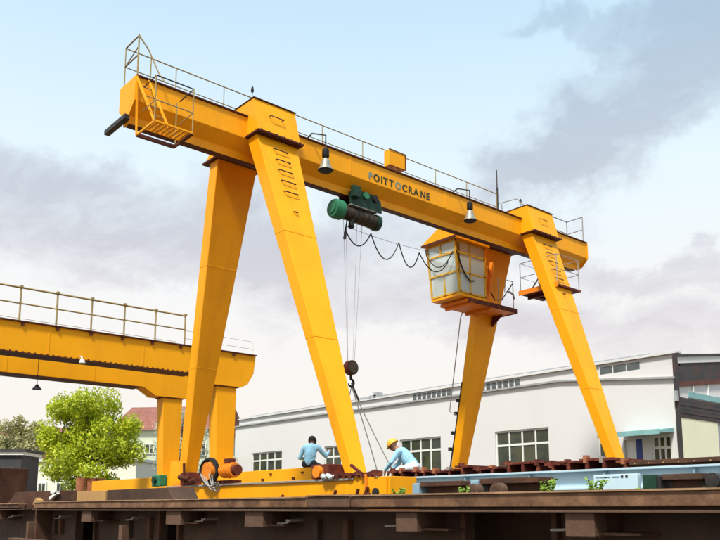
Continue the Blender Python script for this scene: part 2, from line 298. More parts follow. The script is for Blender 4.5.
# rusty clutter of rail clamps and pins on the near sill
for i, (x, z) in enumerate(((-10.92, 1.86), (-10.32, 1.87), (-10.08, 1.90), (-12.5, 1.80))):
    mm = MB().tube([(x, 8.80, z), (x, 8.925, z)], .075 if i < 3 else .05, 10).tube([(x - .03, 8.84, z + .05), (x + .02, 8.84, z + .16)], .03, 6)
    if i == 3: mm.bar((x - .18, 8.86, z), (x + .16, 8.86, z - .02), .05)
    mm.build('clamp_pin', 'brownedge', crane, smooth=True)
cl = MB()
for k in range(9): x = -11.3 + k * .17; cl.box(x, x + .09, 8.86 + .02 * (k % 2), 8.99, 2.236, 2.27 + .03 * ((k * 7) % 3))
cl.bar((-11.35, 8.9, 2.30), (-9.9, 8.9, 2.285), .05, .04); cl.build('rail_clamp', 'redrust', crane)
MB().bar((-10.25, 8.95, 2.24), (-10.62, 8.95, 2.45), .045).bar((-10.3, 8.98, 2.26), (-10.02, 8.98, 2.33), .05).build('clamp_lever', 'redrust', crane)
# travel drive by the far-left foot: cable reel, motor, gearbox
reel = MB()
for k in range(28):
    a, b_ = 2 * math.pi * k / 28, 2 * math.pi * (k + 1) / 28
    reel.tube([(-15.16 + .34 * math.cos(a), 8.80, 2.50 + .25 * math.sin(a)), (-15.16 + .34 * math.cos(b_), 8.80, 2.50 + .25 * math.sin(b_))], .05, 6)
reel.build('cable_reel', 'black', crane, smooth=True)
MB().tube([(-15.18, 8.74, 2.49), (-15.18, 8.9, 2.49)], .20, 18).build('reel_hub', 'orange', crane, smooth=True)
MB().box(-15.6, -14.5, 8.93, 9.2, 2.234, 2.30).build('drive_base', 'redrust', crane)
mo = MB().tube([(-14.72, 8.9, 2.5), (-14.28, 8.9, 2.5)], .15, 14).build('drive_motor', 'orange', crane, smooth=True)
MB().tube([(-14.28, 8.9, 2.5), (-14.17, 8.9, 2.5)], .11, 12).build('fan_cover', 'redrust', mo, smooth=True)
for k in range(5): MB().tube([(-14.68 + k * .08, 8.9, 2.5), (-14.66 + k * .08, 8.9, 2.5)], .165, 14).build('cooling_fin', 'orange', mo)
MB().box(-14.62, -14.4, 8.82, 8.98, 2.64, 2.74).build('terminal_box', 'redrust', mo, .008)
ca = MB()
for k in range(5): ca.tube(sag((-15.42 + .12 * k, 8.74, 2.45 - .04 * (k % 3)), (-14.8 + .06 * k, 8.72, 2.20 + .05 * (k % 2)), .12 + .03 * k, 6), .016, 5)
ca.build('loose_cable', 'chain', crane, smooth=True)
MB().box(-16.55, -16.15, 8.86, 9.2, 2.234, 2.52).build('gearbox', 'redrust', crane, .02)
gb = MB().tube([(-16.6, 8.88, 2.42), (-16.1, 8.85, 2.36)], .06, 8).tube([(-16.35, 8.86, 2.3), (-16.35, 8.84, 2.72)], .035, 6).tube([(-16.15, 8.9, 2.3), (-15.75, 8.84, 2.33)], .07, 8)
gb.build('brake_linkage', 'brownedge', crane, smooth=True)
MB().tube([(-17.1, 8.86, 2.0), (-16.3, 8.84, 2.02)], .055, 8).tube([(-17.15, 8.86, 2.0), (-17.0, 8.86, 2.0)], .10, 10).build('coupling_shaft', 'orange', crane, smooth=True)
d2 = MB().box(-11.75, -11.25, 8.95, 9.4, 2.234, 2.50).build('gearbox', 'redrust', crane, .02)
MB().tube([(-11.5, 8.86, 2.36), (-11.5, 8.95, 2.36)], .11, 14).build('gear_cover', 'orange', d2, smooth=True)
rg = MB().tube([(-11.32 + .045 * k, 8.84 + .012 * math.sin(k * 2.1), 2.262 + .02 * math.sin(k * 1.7)) for k in range(9)], [.02, .045, .05, .036, .055, .042, .05, .034, .015], 9); rg.build('rag_bundle', 'rag', crane, smooth=True)
# walkway railing along the girder
def railing(parent, x, ys, z0, zt, zm, r, mat, post_names='railing_post'):
    for y in ys: MB().tube([(x, y, z0), (x, y, zt)], r, 6).build('railing_post', mat, parent, smooth=True)
    tube('top_rail', mat, parent, [(x, ys[0], zt), (x, ys[-1], zt)], r); tube('mid_rail', mat, parent, [(x, ys[0], zm), (x, ys[-1], zm)], r * .8)
railing(crane, -14.47, (6.19, 7.32, 8.49, 9.75, 11.26, 12.56, 13.9, 15.22, 16.5, 17.82), 10.096, 10.95, 10.54, .013, 'railpaint')
railing(crane, -14.47, (19.5, 20.4, 21.35), 10.096, 10.92, 10.52, .016, 'greyrail')
MB().tube([(-13.88, 21.35, 10.096), (-13.88, 21.35, 10.92)], .016, 6).tube([(-13.88, 21.35, 10.92), (-14.47, 21.35, 10.92)], .016, 6).tube([(-13.88, 21.35, 10.5), (-14.47, 21.35, 10.5)], .014, 6).build('end_railing', 'greyrail', crane, smooth=True)
MB().tube([(-14.6, 17.95, 10.1), (-14.6, 17.95, 10.7), (-14.0, 18.2, 10.75), (-13.8, 18.35, 10.45)], .013, 6).tube([(-14.5, 18.1, 10.12), (-14.5, 18.1, 10.72)], .013, 6).build('saddle_handrail', 'greyrail', crane, smooth=True)
er = MB().tube([(-13.87, 6.19, 10.096), (-13.87, 6.19, 10.97)], .018, 6)
for z in (10.95, 10.54): er.tube([(-14.47, 6.19, z), (-13.87, 6.19, z)], .016, 6)
er.tube([(-14.47, 6.19, 10.54), (-13.87, 6.19, 10.72)], .012, 6)
er.build('end_railing', 'railpaint', crane, smooth=True)
MB().tube([(-13.87, 6.19, 10.95), (-13.84, 6.38, 10.72), (-13.8, 6.6, 10.28), (-13.6, 6.62, 10.02)], .014, 6).tube([(-13.86, 6.46, 10.1), (-13.86, 6.46, 10.62)], .013, 6).build('sloping_handrail', 'railpaint', crane, smooth=True)
# maintenance basket below the near end
bk = MB()
X0, X1, Y0, Y1, ZF = -13.79, -13.05, 6.20, 6.99, 8.83
bk.bar((X0, Y0, ZF), (X0, Y1, ZF), .05, .07).bar((X0, Y1, ZF), (X1, Y1, ZF), .04, .06)
basket = bk.build('maintenance_basket', 'brownedge', crane)
MB().bar((X1, Y0, ZF + .01), (X1, Y1, ZF + .01), .035).bar((X0, Y0, ZF), (X1, Y0, ZF), .035).bar((-13.48, Y0 + .03, ZF + .01), (-13.48, Y1 - .03, ZF + .01), .03).build('floor_frame', 'yellow', basket)
for k in range(8):
    y = Y0 + .07 + k * .094; MB().bar((-13.46, y, ZF + .02), (X1 - .02, y, ZF + .02), .04, .015).build('grating_slat', 'yellow', basket)
for (x, y, z1) in ((X1, Y0, 9.76), (X1, Y1, 9.76), (X0 + .05, Y1, 9.74)): MB().tube([(x, y, ZF), (x, y, z1)], .014, 6).build('basket_post', 'railpaint', basket, smooth=True)
MB().bar((X0 + .02, Y0 - .02, ZF - .02), (X0 - .02, Y0 - .04, 10.05), .03).build('hanger', 'yellow', basket)
for z in (9.75, 9.26): MB().tube([(-13.56, Y0, z - .03), (X1, Y0, z), (X1, Y1, z), (-13.6, Y1, z - .03)], .013, 6).build('basket_rail', 'darksteel' if z > 9.5 else 'railpaint', basket, smooth=True)
for dy in (0, .30): MB().bar((-13.83, 6.16 + dy * .85, 10.05), (-13.20, 6.30 + dy * .9, ZF + .03), .045, .03).build('ladder_stringer', 'yellow', basket)
for k in range(4):
    t = (k + 1) / 5; MB().tube([(-13.83 + .63 * t, 6.16 + .14 * t, 10.05 - 1.2 * t), (-13.83 + .63 * t, 6.42 + .14 * t, 10.05 - 1.2 * t)], .012, 5).build('ladder_rung', 'railpaint', basket)
# masts and beacons
tube('mast', 'darksteel', crane, [(-14.47, 17.86, 10.1), (-14.47, 17.86, 11.15), (-14.47, 17.86, 11.16), (-14.47, 17.86, 11.7)], [.03, .03, .018, .016])
for y, x in ((8.80, -13.8), (18.35, -14.0)):
    b_ = tube('beacon', 'greyrail', crane, [(x, y, 10.448), (x, y, 10.66)], .012); MB().tube([(x, y, 10.66), (x, y, 10.70), (x, y, 10.78)], [.03, .035, .02], 8).build('beacon_lamp', 'black', b_, smooth=True)
# yellow switch box on the railing
sbx = box('switch_box', 'yellow', crane, -14.44, -14.24, 13.27, 13.84, 10.45, 10.88, .01)
MB().box(-14.237, -14.225, 13.25, 13.86, 10.44, 10.46).box(-14.237, -14.225, 13.83, 13.86, 10.46, 10.89).box(-14.237, -14.225, 13.25, 13.83, 10.875, 10.895).build('box_edge', 'brownedge', sbx)
for y in (13.4, 13.7): MB().tube([(-14.34, y, 10.095), (-14.34, y, 10.45)], .02, 6).build('box_leg', 'greyrail', sbx)
# floodlights hung from brackets on the girder
for y in (10.62, 15.53):
    x = -13.52
    la = MB().tube([(-14.1, y - .18, 10.09), (-13.95, y - .2, 10.16), (-13.75, y - .22, 10.2), (x, y, 10.14), (x, y, 9.8)], .018, 6).build('floodlight', 'darksteel', crane, smooth=True)
    MB().tube([(x, y, 9.82), (x, y, 9.78), (x, y, 9.62), (x, y, 9.57)], [.04, .08, .085, .05], 12).build('lamp_housing', 'black', la, smooth=True)
    MB().tube([(x, y, 9.57), (x, y, 9.53), (x, y, 9.40), (x, y, 9.30), (x, y, 9.29)], [.06, .09, .12, .175, .18], 16, cap=False).build('lamp_shade', 'tin', la, smooth=True)
    MB().tube([(x, y, 9.30), (x, y, 9.27)], [.165, .155], 16).build('lamp_glass', 'black', la, smooth=True)
# lettering on the girder side
def letters(txt, mat, y0, z, size, parent, x):
    cu = bpy.data.curves.new('lettering', 'FONT'); cu.body = txt; cu.size = size; cu.extrude = .003; cu.offset = .007; cu.space_character = 1.12
    to = bpy.data.objects.new('tmp', cu); COL.objects.link(to); dg = bpy.context.evaluated_depsgraph_get(); me = bpy.data.meshes.new_from_object(to.evaluated_get(dg))
    w = max(v.co.x for v in me.vertices) - min(v.co.x for v in me.vertices)
    bpy.data.objects.remove(to); me.transform(Matrix(((0, 0, 1, 0), (1, 0, 0, 0), (0, 1, 0, 0), (0, 0, 0, 1))))
    me.materials.append(M[mat]); o = bpy.data.objects.new('lettering', me); link(o, (x, y0, z), parent); return w
yy = 12.20
for ch, mt in zip('POITTOCRANE', ('letter2', 'letter', 'letter', 'letter', 'letter', 'letter2') + ('letter',) * 5):
    cu_w = letters(ch, mt, yy, 9.645, .25, gird, GX + hw + .004); yy += cu_w + .045
# ------------------------------------------------------------------ operator cabin on the far frame
cab = thing('tmp', (0, 0, 0), 'x', 'x'); bpy.data.objects.remove(cab)
CX0, CX1, CYT, CYB, CYE, CZ0, CZ1 = -16.05, -14.9, 16.42, 16.62, 17.75, 7.80, 9.36
fm = MB()
fl = lambda z: CYT + (CYB - CYT) * (CZ1 - z) / (CZ1 - CZ0)       # raked front
for x in (CX0, CX1 - .06): fm.hexa([(x, CYB, CZ0), (x + .06, CYB, CZ0), (x + .06, CYB + .06, CZ0), (x, CYB + .06, CZ0), (x, CYT, CZ1), (x + .06, CYT, CZ1), (x + .06, CYT + .06, CZ1), (x, CYT + .06, CZ1)]).box(x, x + .06, CYE - .06, CYE, CZ0, CZ1)
for z in (CZ0 + .02, 8.42, 8.98, CZ1 - .05):
    y = fl(z); fm.box(CX0, CX1, y, y + .05, z, z + .05)
    for x in (CX0, CX1 - .05): fm.box(x, x + .05, y, CYE, z, z + .05)
xm = (CX0 + CX1) / 2 - .05
fm.hexa([(xm, fl(8.98), 8.98), (xm + .05, fl(8.98), 8.98), (xm + .05, fl(8.98) + .05, 8.98), (xm, fl(8.98) + .05, 8.98), (xm, CYT, CZ1), (xm + .05, CYT, CZ1), (xm + .05, CYT + .05, CZ1), (xm, CYT + .05, CZ1)])
fm.box(xm + .02, xm + .07, fl(8.14), fl(8.14) + .05, 7.85, 8.45); fm.box(CX1 - .05, CX1, 17.05, 17.1, CZ0, CZ1)
cab = fm.build('cabin', 'cabyellow', crane)
def pane(x0, x1, z0, z1): MB().hexa([(x0, fl(z0) + .02, z0), (x1, fl(z0) + .02, z0), (x1, fl(z0) + .028, z0), (x0, fl(z0) + .028, z0), (x0, fl(z1) + .02, z1), (x1, fl(z1) + .02, z1), (x1, fl(z1) + .028, z1), (x0, fl(z1) + .028, z1)]).build('front_pane', 'glass', cab)
pane(CX0 + .06, xm, 9.03, CZ1 - .05); pane(xm + .05, CX1 - .06, 9.03, CZ1 - .05); pane(CX0 + .06, CX1 - .06, 8.47, 8.98); pane(CX0 + .06, xm + .02, 7.87, 8.42); pane(xm + .07, CX1 - .06, 7.87, 8.42)
for y0, y1 in ((16.66, 17.05), (17.1, CYE - .06)):
    for z0, z1 in ((8.47, 8.98), (9.03, CZ1 - .05), (7.88, 8.42)): box('side_pane', 'glass', cab, CX1 - .03, CX1 - .022, y0, y1, z0, z1)
box('floor', 'yellow', cab, CX0, CX1, CYB, CYE, CZ0 - .07, CZ0, .005); box('rear_wall', 'yellow', cab, CX0, CX1 - .06, CYE, CYE + .03, CZ0, CZ1); box('side_panel', 'galv', cab, CX0 + .002, CX0 + .012, 16.72, CYE - .06, 7.86, 8.98)
MB().box(-15.6, -15.2, 17.0, 17.4, 7.81, 8.25).box(-15.6, -15.2, 17.35, 17.42, 8.25, 8.75).build('operator_seat', 'darksteel', cab, .02)
MB().box(-15.9, -15.05, 16.72, 16.9, 7.81, 8.42).build('control_desk', 'tin', cab, .02)
RX = (CX0 + CX1) / 2
MB().prism([(CX0 - .1, 9.37), (CX1 + .1, 9.37), (CX1 + .1, 9.44), (RX, 9.80), (CX0 - .1, 9.44)], 'y', CYT - .08, CYE + .1).build('roof', 'yellow', cab, .006)
MB().box(CX0 - .11, CX1 + .11, CYT - .10, CYT - .082, 9.36, 9.43).build('roof_edge', 'brownedge', cab)
tube('front_cable', 'black', cab, [(CX0 + .02, CYT - .04, 9.3)] + sag((CX0 + .05, CYT - .03, 9.1), (CX1 - .05, CYT - .02, 9.0), .42, 8), .014)
MB().tube(sag((CX1 + .02, 16.5, 8.98), (CX1 + .03, 17.2, 8.25), .28, 8), .02, 6).build('side_cable', 'black', cab, smooth=True)
# cabin platform, braces and ladder
pl = box('platform', 'orange', crane, -16.0, -14.93, 16.95, 19.2, 7.62, 7.70, .006)
MB().box(-14.928, -14.905, 16.95, 19.2, 7.60, 7.74).box(-16.0, -14.905, 19.202, 19.225, 7.60, 7.74).build('toe_board', 'redrust', pl)
for y in (17.1, 18.0): box('joist', 'orange', pl, -15.95, -15.0, y, y + .07, 7.53, 7.618)
MB().bar((-15.5, 18.2, 9.08), (-15.0, 17.85, 7.71), .16, .10).build('brace', 'orange', crane); MB().bar((-15.1, 18.3, 9.08), (-15.2, 18.1, 7.71), .12, .08).build('brace', 'orange', crane)
MB().tube([(-15.0, 17.75, 8.78), (-15.0, 17.92, 8.78)], .07, 10).build('horn', 'orange', crane, smooth=True)
MB().prism([(-16.0, 7.618), (-15.35, 7.618), (-15.75, 7.30)], 'y', 19.0, 19.05).build('gusset', 'redrust', crane)
tube('conduit', 'black', crane, [(-15.18, 18.24, 8.9), (-15.2, 18.22, 8.6), (-15.25, 18.3, 8.3), (-15.28, 18.6, 8.0), (-15.25, 18.9, 8.05), (-15.15, 19.3, 8.6)], .02)
tube('conduit_pipe', 'galv', crane, [(-15.98, 17.9, 7.62), (-16.1, 17.95, 7.5), (-16.95, 18.3, 4.7), (-16.85, 18.5, 4.6)], .018)
cdt = MB().tube([(-16.55, 18.46, 5.6), (-16.99, 18.55, 3.9), (-17.15, 18.57, 3.3), (-17.35, 18.6, 2.4)], .025, 6)
for z in (5.0, 4.6, 4.0, 3.5): cdt.box(-16.79 - (5.2 - z) * .242, -16.70 - (5.2 - z) * .242, 18.47, 18.56, z, z + .1)
cdt.build('conduit', 'black', crane, smooth=True)
rl = MB()
for y in (18.4, 19.1): rl.tube([(-14.97, y, 7.7), (-14.97, y, 8.6)], .015, 6)
rl.tube([(-14.97, 19.1, 8.6), (-14.97, 18.75, 8.6), (-14.97, 18.7, 8.2)], .013, 6).tube([(-14.97, 18.9, 8.25), (-14.97, 19.1, 8.2), (-14.97, 19.15, 8.05)], .03, 6); rl.build('platform_railing', 'greyrail', pl, smooth=True)
p2 = box('platform', 'redrust', crane, -14.27, -12.90, 18.5, 19.62, 7.93, 7.985, .005)
box('toe_board', 'orange', p2, -14.27, -12.9, 18.47, 18.498, 7.90, 8.04)
box('joist', 'brownedge', p2, -14.2, -13.0, 18.8, 18.87, 7.83, 7.928); MB().prism([(-14.1, 7.928), (-13.3, 7.928), (-13.25, 7.6)], 'y', 19.2, 19.25).build('bracket', 'brownedge', p2)
rl = MB()
for x in (-14.24, -13.6, -12.95):
    for y in ((18.53, 19.59) if x != -13.6 else (19.59,)): rl.tube([(x, y, 7.985), (x, y, 8.88)], .013, 6)
for z in (8.88, 8.45): rl.tube([(-12.95, 18.53, z), (-14.24, 18.53, z), (-14.24, 19.59, z), (-12.95, 19.59, z), (-12.95, 18.53, z)], .011, 6)
rl.tube([(-14.24, 18.9, 8.0), (-13.9, 19.0, 8.5), (-13.85, 18.9, 8.3), (-13.7, 18.8, 8.05)], .022, 6); rl.build('platform_railing', 'greyrail', p2, smooth=True)
# ------------------------------------------------------------------ electric hoist, rope, hook
HY = 12.1
hoist = thing('electric_hoist', (GX, HY, 8.5), 'green electric rope hoist running under the yellow girder', 'hoist')
MB().tube([(GX + .05, 11.55, 8.74), (GX + .05, 12.62, 8.70)], .17, 18).build('rope_drum', 'drum', hoist, smooth=True)
dr = MB().tube([(GX + .05, 11.30, 8.75), (GX + .05, 11.36, 8.75), (GX + .05, 11.56, 8.75)], [.205, .235, .235], 22).build('motor_end', 'green', hoist, smooth=True)
MB().tube([(GX + .05, 11.27, 8.75), (GX + .05, 11.295, 8.75)], .13, 16).build('end_cap', 'green', dr, smooth=True)
MB().tube([(GX + .05, 12.62, 8.70), (GX + .05, 12.74, 8.70)], .20, 16).build('gear_case', 'greend', hoist, smooth=True)
for k in range(6): MB().tube([(GX + .05, 11.68 + k * .16, 8.735 - k * .005), (GX + .05, 11.71 + k * .16, 8.735 - k * .005)], .182, 18).build('drum_band', 'darksteel', hoist)
MB().box(GX - .205, GX + .205, 11.75, 12.62, 8.90, 8.935).build('drum_cover', 'tin', hoist, .008)
for x in (GX - .21, GX + .16):
    ch = MB().prism([(11.75, 8.93), (12.75, 8.92), (12.72, 9.2), (12.55, 9.32), (11.9, 9.34), (11.7, 9.22)], 'x', x, x + .05).build('side_plate', 'greend', hoist, .006)
    for y in (11.9, 12.2, 12.5):
        xo = x + .025 + (.055 if x > GX else -.055)
        MB().tube([(xo - .035, y, 9.225), (xo + .035, y, 9.225)], .085, 14).build('trolley_wheel', 'green' if y == 12.2 else 'black', hoist, smooth=True)
        xi = GX + (.11 if x > GX else -.11); MB().tube([(xi - .018, y, 9.20), (xi + .016, y, 9.20)], .05, 12).build('inner_wheel', 'darksteel', hoist, smooth=True)
MB().box(GX + .22, GX + .35, 11.72, 11.95, 9.08, 9.36).build('travel_motor', 'greend', hoist, .02)
MB().tube([(GX + .12, 11.83, 8.58), (GX + .12, 11.83, 8.38)], [.06, .07], 10).tube([(GX + .12, 11.83, 8.40), (GX + .12, 11.83, 8.34)], [.09, .05], 10).build('limit_switch', 'black', hoist, smooth=True)
tube('pendant_hook', 'black', hoist, [(GX + .1, 11.72, 8.58), (GX + .1, 11.66, 8.2), (GX + .1, 11.64, 8.05)], [.008, .03, .04])
for dy, x in ((-.38, .08), (-.19, -.04), (.05, .08), (.28, .0)): MB().tube([(GX + x, 12.0 + dy, 8.6), (GX + x * .6, 11.93 + dy * .38, 5.12)], .006, 5).build('rope', 'cable', hoist)
hb = MB().tube([(GX - .07, 11.93, 4.98), (GX + .07, 11.93, 4.98)], .175, 18).build('hook_block', 'redrust', hoist, smooth=True)
MB().tube([(GX - .10, 11.93, 4.98), (GX - .072, 11.93, 4.98)], .15, 16).tube([(GX + .072, 11.93, 4.98), (GX + .10, 11.93, 4.98)], .15, 16).build('cheek_plate', 'drum', hb, smooth=True)
hk = [(GX, 11.93 + .085 * math.cos(a), 4.62 + .085 * math.sin(a)) for a in [R(90 - 20 * k) for k in range(14)]]
MB().tube([(GX, 11.93, 4.82), (GX, 11.93, 4.74)] + hk, [.035, .03] + [.03] * 10 + [.026, .02, .014, .006], 8).build('hook', 'black', hb, smooth=True)
# festoon cable from hoist to cabin
fe = MB(); P_ = [(GX, 11.75, 8.32), (GX, 12.57, 8.42), (GX, 13.52, 8.40), (GX - .2, 14.45, 8.38), (GX - .6, 16.0, 8.55)]
for a, b_, d in zip(P_[:-1], P_[1:], (.36, .55, .52, .4)): fe.tube(sag(a, b_, d, 12), .016, 6)
fe.tube(sag((GX, 11.75, 8.42), (-14.95, 16.5, 8.9), .12, 12), .005, 5)
tag(fe.build('festoon_cable', 'darksteel', None, smooth=True), 'black looped power cable hanging between green hoist and operator cabin', 'cable')
# ------------------------------------------------------------------ rear gantry crane at left
g2 = thing('gantry_crane', (-23.9, 3, 2.05), 'lower yellow double girder gantry crane at left, partly behind the big leg', 'gantry crane')
for X, zt in ((-22.0, 6.70), (-25.6, 6.69)):
    gp = [(-13.5, zt), (-13.5, 5.9), (12.2, 5.87), (12.65, 5.60), (13.85, 5.60), (14.1, 5.72), (14.33, 6.1), (14.4, zt)]
    gg = MB().prism(gp, 'x', X - .6, X).build('girder', 'yellow2', g2, .012)
    box('top_flange', 'brownedge', gg, X - .66, X + .06, -13.5, 14.42, zt + .002, zt + .035)
    MB().box(X - .64, X + .05, -13.5, 12.1, 5.845, 5.868).build('bottom_flange', 'brownedge', gg)  # flange and the shadow beneath it, painted as one dark line
    for k in range(9): box('bracket', 'brownedge', gg, X + .002, X + .05, 5.9 + k * .95, 5.98 + k * .95, zt - .10, zt - .002)
    for y in (7.6, 10.4): box('weld_seam', 'yellow2', gg, X + .001, X + .008, y, y + .04, 5.92, zt - .01)
    if X > -23:
        for k in range(40): MB().box(X + .002, X + .03, 5.6 + k * .165, 5.64 + k * .165, 5.88, 5.905).build('stitch_bolt', 'brownedge', gg)
    for yl in (0, -21.2):
        lp = [(X - .55, 12.97 + yl, 5.598), (X - .06, 12.97 + yl, 5.598), (X - .06, 13.72 + yl, 5.598), (X - .55, 13.72 + yl, 5.598)]
        bp = [(X - .52, 13.08 + yl, 2.80), (X - .08, 13.08 + yl, 2.80), (X - .08, 13.68 + yl, 2.80), (X - .52, 13.68 + yl, 2.80)]
        lg = MB().hexa(bp + lp).build('leg', 'yellow2', g2, .012)
        box('head_plate', 'brownedge', lg, X - .6, X - .02, 12.93 + yl, 13.76 + yl, 5.57, 5.597)
    r_, mt = (.028, 'railpaint') if X > -23 else (.016, 'white')
    xs = X - .03 if X > -23 else X - .5
    railing(gg, xs, [-12.1 + .995 * k for k in range(25)] if X > -23 else [-12 + 1.6 * k for k in range(17)], zt + .036, 7.66 if X > -23 else 7.75, 7.05 if X < -23 else 7.22, r_, mt)
    if X > -23:
        for z in (7.2, 6.95): tube('end_rail', 'white', gg, [(xs, 11.78, z), (xs, 14.3, z - .02)], .012)
        for y in (12.6, 13.45, 14.3): tube('end_post', 'white', gg, [(xs, y, zt + .036), (xs, y, 7.2)], .012)
        for k in range(17, 25): MB().box(xs - .05, xs + .05, -12.14 + .995 * k, -12.06 + .995 * k, 7.66, 7.72).build('post_cap', 'railpaint', gg)
    else:
        tube('upper_rail', 'white', gg, [(X - .5, -12, 7.4), (X - .5, 13.6, 7.4)], .014)
for yl in (0, -21.2): box('sill_beam', 'yellow2', g2, -31.6, -16.72, 13.0 + yl, 13.7 + yl, 2.35, 2.80, .015)
for x in (-31, -24, -17.4):
    MB().tube([(x, 13.26, 2.2), (x, 13.44, 2.2)], .148, 16).build('wheel', 'darksteel', g2, smooth=True)
mg = box('green_motor', 'green', g2, -25.75, -25.15, 12.7, 12.98, 2.46, 2.86, .04); MB().tube([(-25.45, 12.66, 2.68), (-25.45, 12.6, 2.68)], .12, 12).build('fan_cover', 'greend', mg, smooth=True)
box('control_box', 'yellow2', g2, -24.9, -23.7, 12.95, 12.995, 2.45, 3.3, .01)
for x0 in (-21.6, -19.4, -17.9): MB().box(x0, x0 + .1, 12.96, 12.997, 2.5, 2.56).box(x0 + .4, x0 + .5, 12.97, 12.997, 2.66, 2.7).build('bolt_plate', 'redrust', g2)
def bell(x, y, z, zt, mat, s=1.):
    l_ = tube('hanging_lamp', 'black', g2, [(x, y, zt), (x, y, z + .1)], .008); MB().tube([(x, y, z + .12), (x, y, z + .07), (x, y, z), (x, y, z - .02)], [.03 * s, .06 * s, .12 * s, .13 * s], 12).build('lamp_shade', mat, l_, smooth=True)
bell(-22.3, 7.48, 4.97, 5.88, 'black')
MB().tube([(-21.98, 8.5, 5.95), (-21.85, 8.5, 5.93), (-21.78, 8.5, 5.8)], .025, 6).tube([(-21.78, 8.5, 5.84), (-21.78, 8.5, 5.74)], [.06, .09], 10).build('white_lamp', 'white', g2, smooth=True)
for x in (-24.5, -26.5): pass
# ------------------------------------------------------------------ factory hall
hall = thing('factory_hall', (-30, 32, 0), 'long white factory hall behind the cranes with dark windows', 'building')
HX0, HX1, HYF, HYB = -40.2, -13.0, 25.0, 49.0
WINS = [(-38.4, -35.45, 3.05, 4.82, 4), (-31.75, -29.2, 2.75, 4.80, 4), (-26.25, -23.70, 2.65, 4.79, 4), (-20.72, -18.12, 2.55, 4.76, 4), (-16.05, -15.25, 2.6, 4.3, 2), (-13.98, -13.28, 2.55, 4.12, 3)]
DOOR = (-15.0, -14.32, 1.9, 4.05)
holes = [w[:4] for w in WINS] + [DOOR]
xs = sorted({HX0, HX1, *[h[0] for h in holes], *[h[1] for h in holes]}); zs = sorted({0.0, 6.45, *[h[2] for h in holes], *[h[3] for h in holes]})
wm = MB()
for a, b_ in zip(xs, xs[1:]):
    run = None
    for c, d in zip(zs, zs[1:]):
        if any(h[0] <= (a + b_) / 2 <= h[1] and h[2] <= (c + d) / 2 <= h[3] for h in holes):
            if run: wm.quad((a, HYF, run[0]), (b_, HYF, run[0]), (b_, HYF, run[1]), (a, HYF, run[1])); run = None
        else: run = (run[0], d) if run else (c, d)
    if run: wm.quad((a, HYF, run[0]), (b_, HYF, run[0]), (b_, HYF, run[1]), (a, HYF, run[1]))
for (a, b_, c, d) in holes:
    y1 = HYF + .22
    wm.quad((a, HYF, c), (a, y1, c), (a, y1, d), (a, HYF, d)).quad((b_, HYF, c), (b_, HYF, d), (b_, y1, d), (b_, y1, c)).quad((a, HYF, d), (a, y1, d), (b_, y1, d), (b_, HYF, d)).quad((a, HYF, c), (b_, HYF, c), (b_, y1, c), (a, y1, c))
wm.quad((HX0, HYF, 0), (HX0, HYF, 6.45), (HX0, HYB, 6.45), (HX0, HYB, 0)).quad((HX0, HYB, 0), (HX0, HYB, 6.45), (HX1, HYB, 6.45), (HX1, HYB, 0))
wm.build('wall', 'wall', hall)
for (a, b_, c, d, n) in WINS:
    f = MB(); y0, y1 = HYF + .06, HYF + .13; t = .065; zm = d - (d - c) * .28 if n > 2 else d - .3
    f.box(a, b_, y0, y1, d - t, d).box(a, b_, y0, y1, c, c + t).box(a, a + t, y0, y1, c + t, d - t).box(b_ - t, b_, y0, y1, c + t, d - t).box(a + t, b_ - t, y0 + .004, y1, zm, zm + t * 1.3)
    cw = (b_ - a - t) / n
    for k in range(1, n): f.box(a + k * cw, a + k * cw + t, y0 + .006, y1, c + t, d - t)
    w = f.build('window', 'frame', hall)
    for k in range(n):
        for z0, z1 in ((c + t, zm), (zm + t * 1.3, d - t)):
            q = box('pane', 'pane', w, a + k * cw + t, a + (k + 1) * cw, y0 + .03, y0 + .04, z0, z1)
            q.rotation_euler = (random.uniform(-.012, .012), 0, random.uniform(-.012, .012))
    box('sill', 'frame', w, a - .08, b_ + .08, HYF - .07, HYF + .06, c - .06, c - .002)
dd = box('door', 'frame', hall, DOOR[0] + .02, DOOR[1] - .28, HYF + .1, HYF + .16, DOOR[2], DOOR[3]); box('door_leaf', 'bluedoor', hall, DOOR[1] - .27, DOOR[1] - .02, HYF + .07, HYF + .13, DOOR[2], DOOR[3])
MB().tube([(DOOR[1] - .24, HYF + .05, 3.0), (DOOR[1] - .24, HYF + .05, 3.15)], .015, 6).build('handle', 'worn', dd)
cn = MB().hexa([(-14.95, 24.0, 4.12), (-13.15, 24.0, 4.12), (-13.15, 25, 4.2), (-14.95, 25, 4.2), (-14.95, 24.0, 4.22), (-13.15, 24.0, 4.22), (-13.15, 25, 4.36), (-14.95, 25, 4.36)]).build('canopy', 'teal', hall, .01)
box('canopy_edge', 'teal', cn, -14.97, -13.13, 23.96, 23.998, 4.08, 4.24)
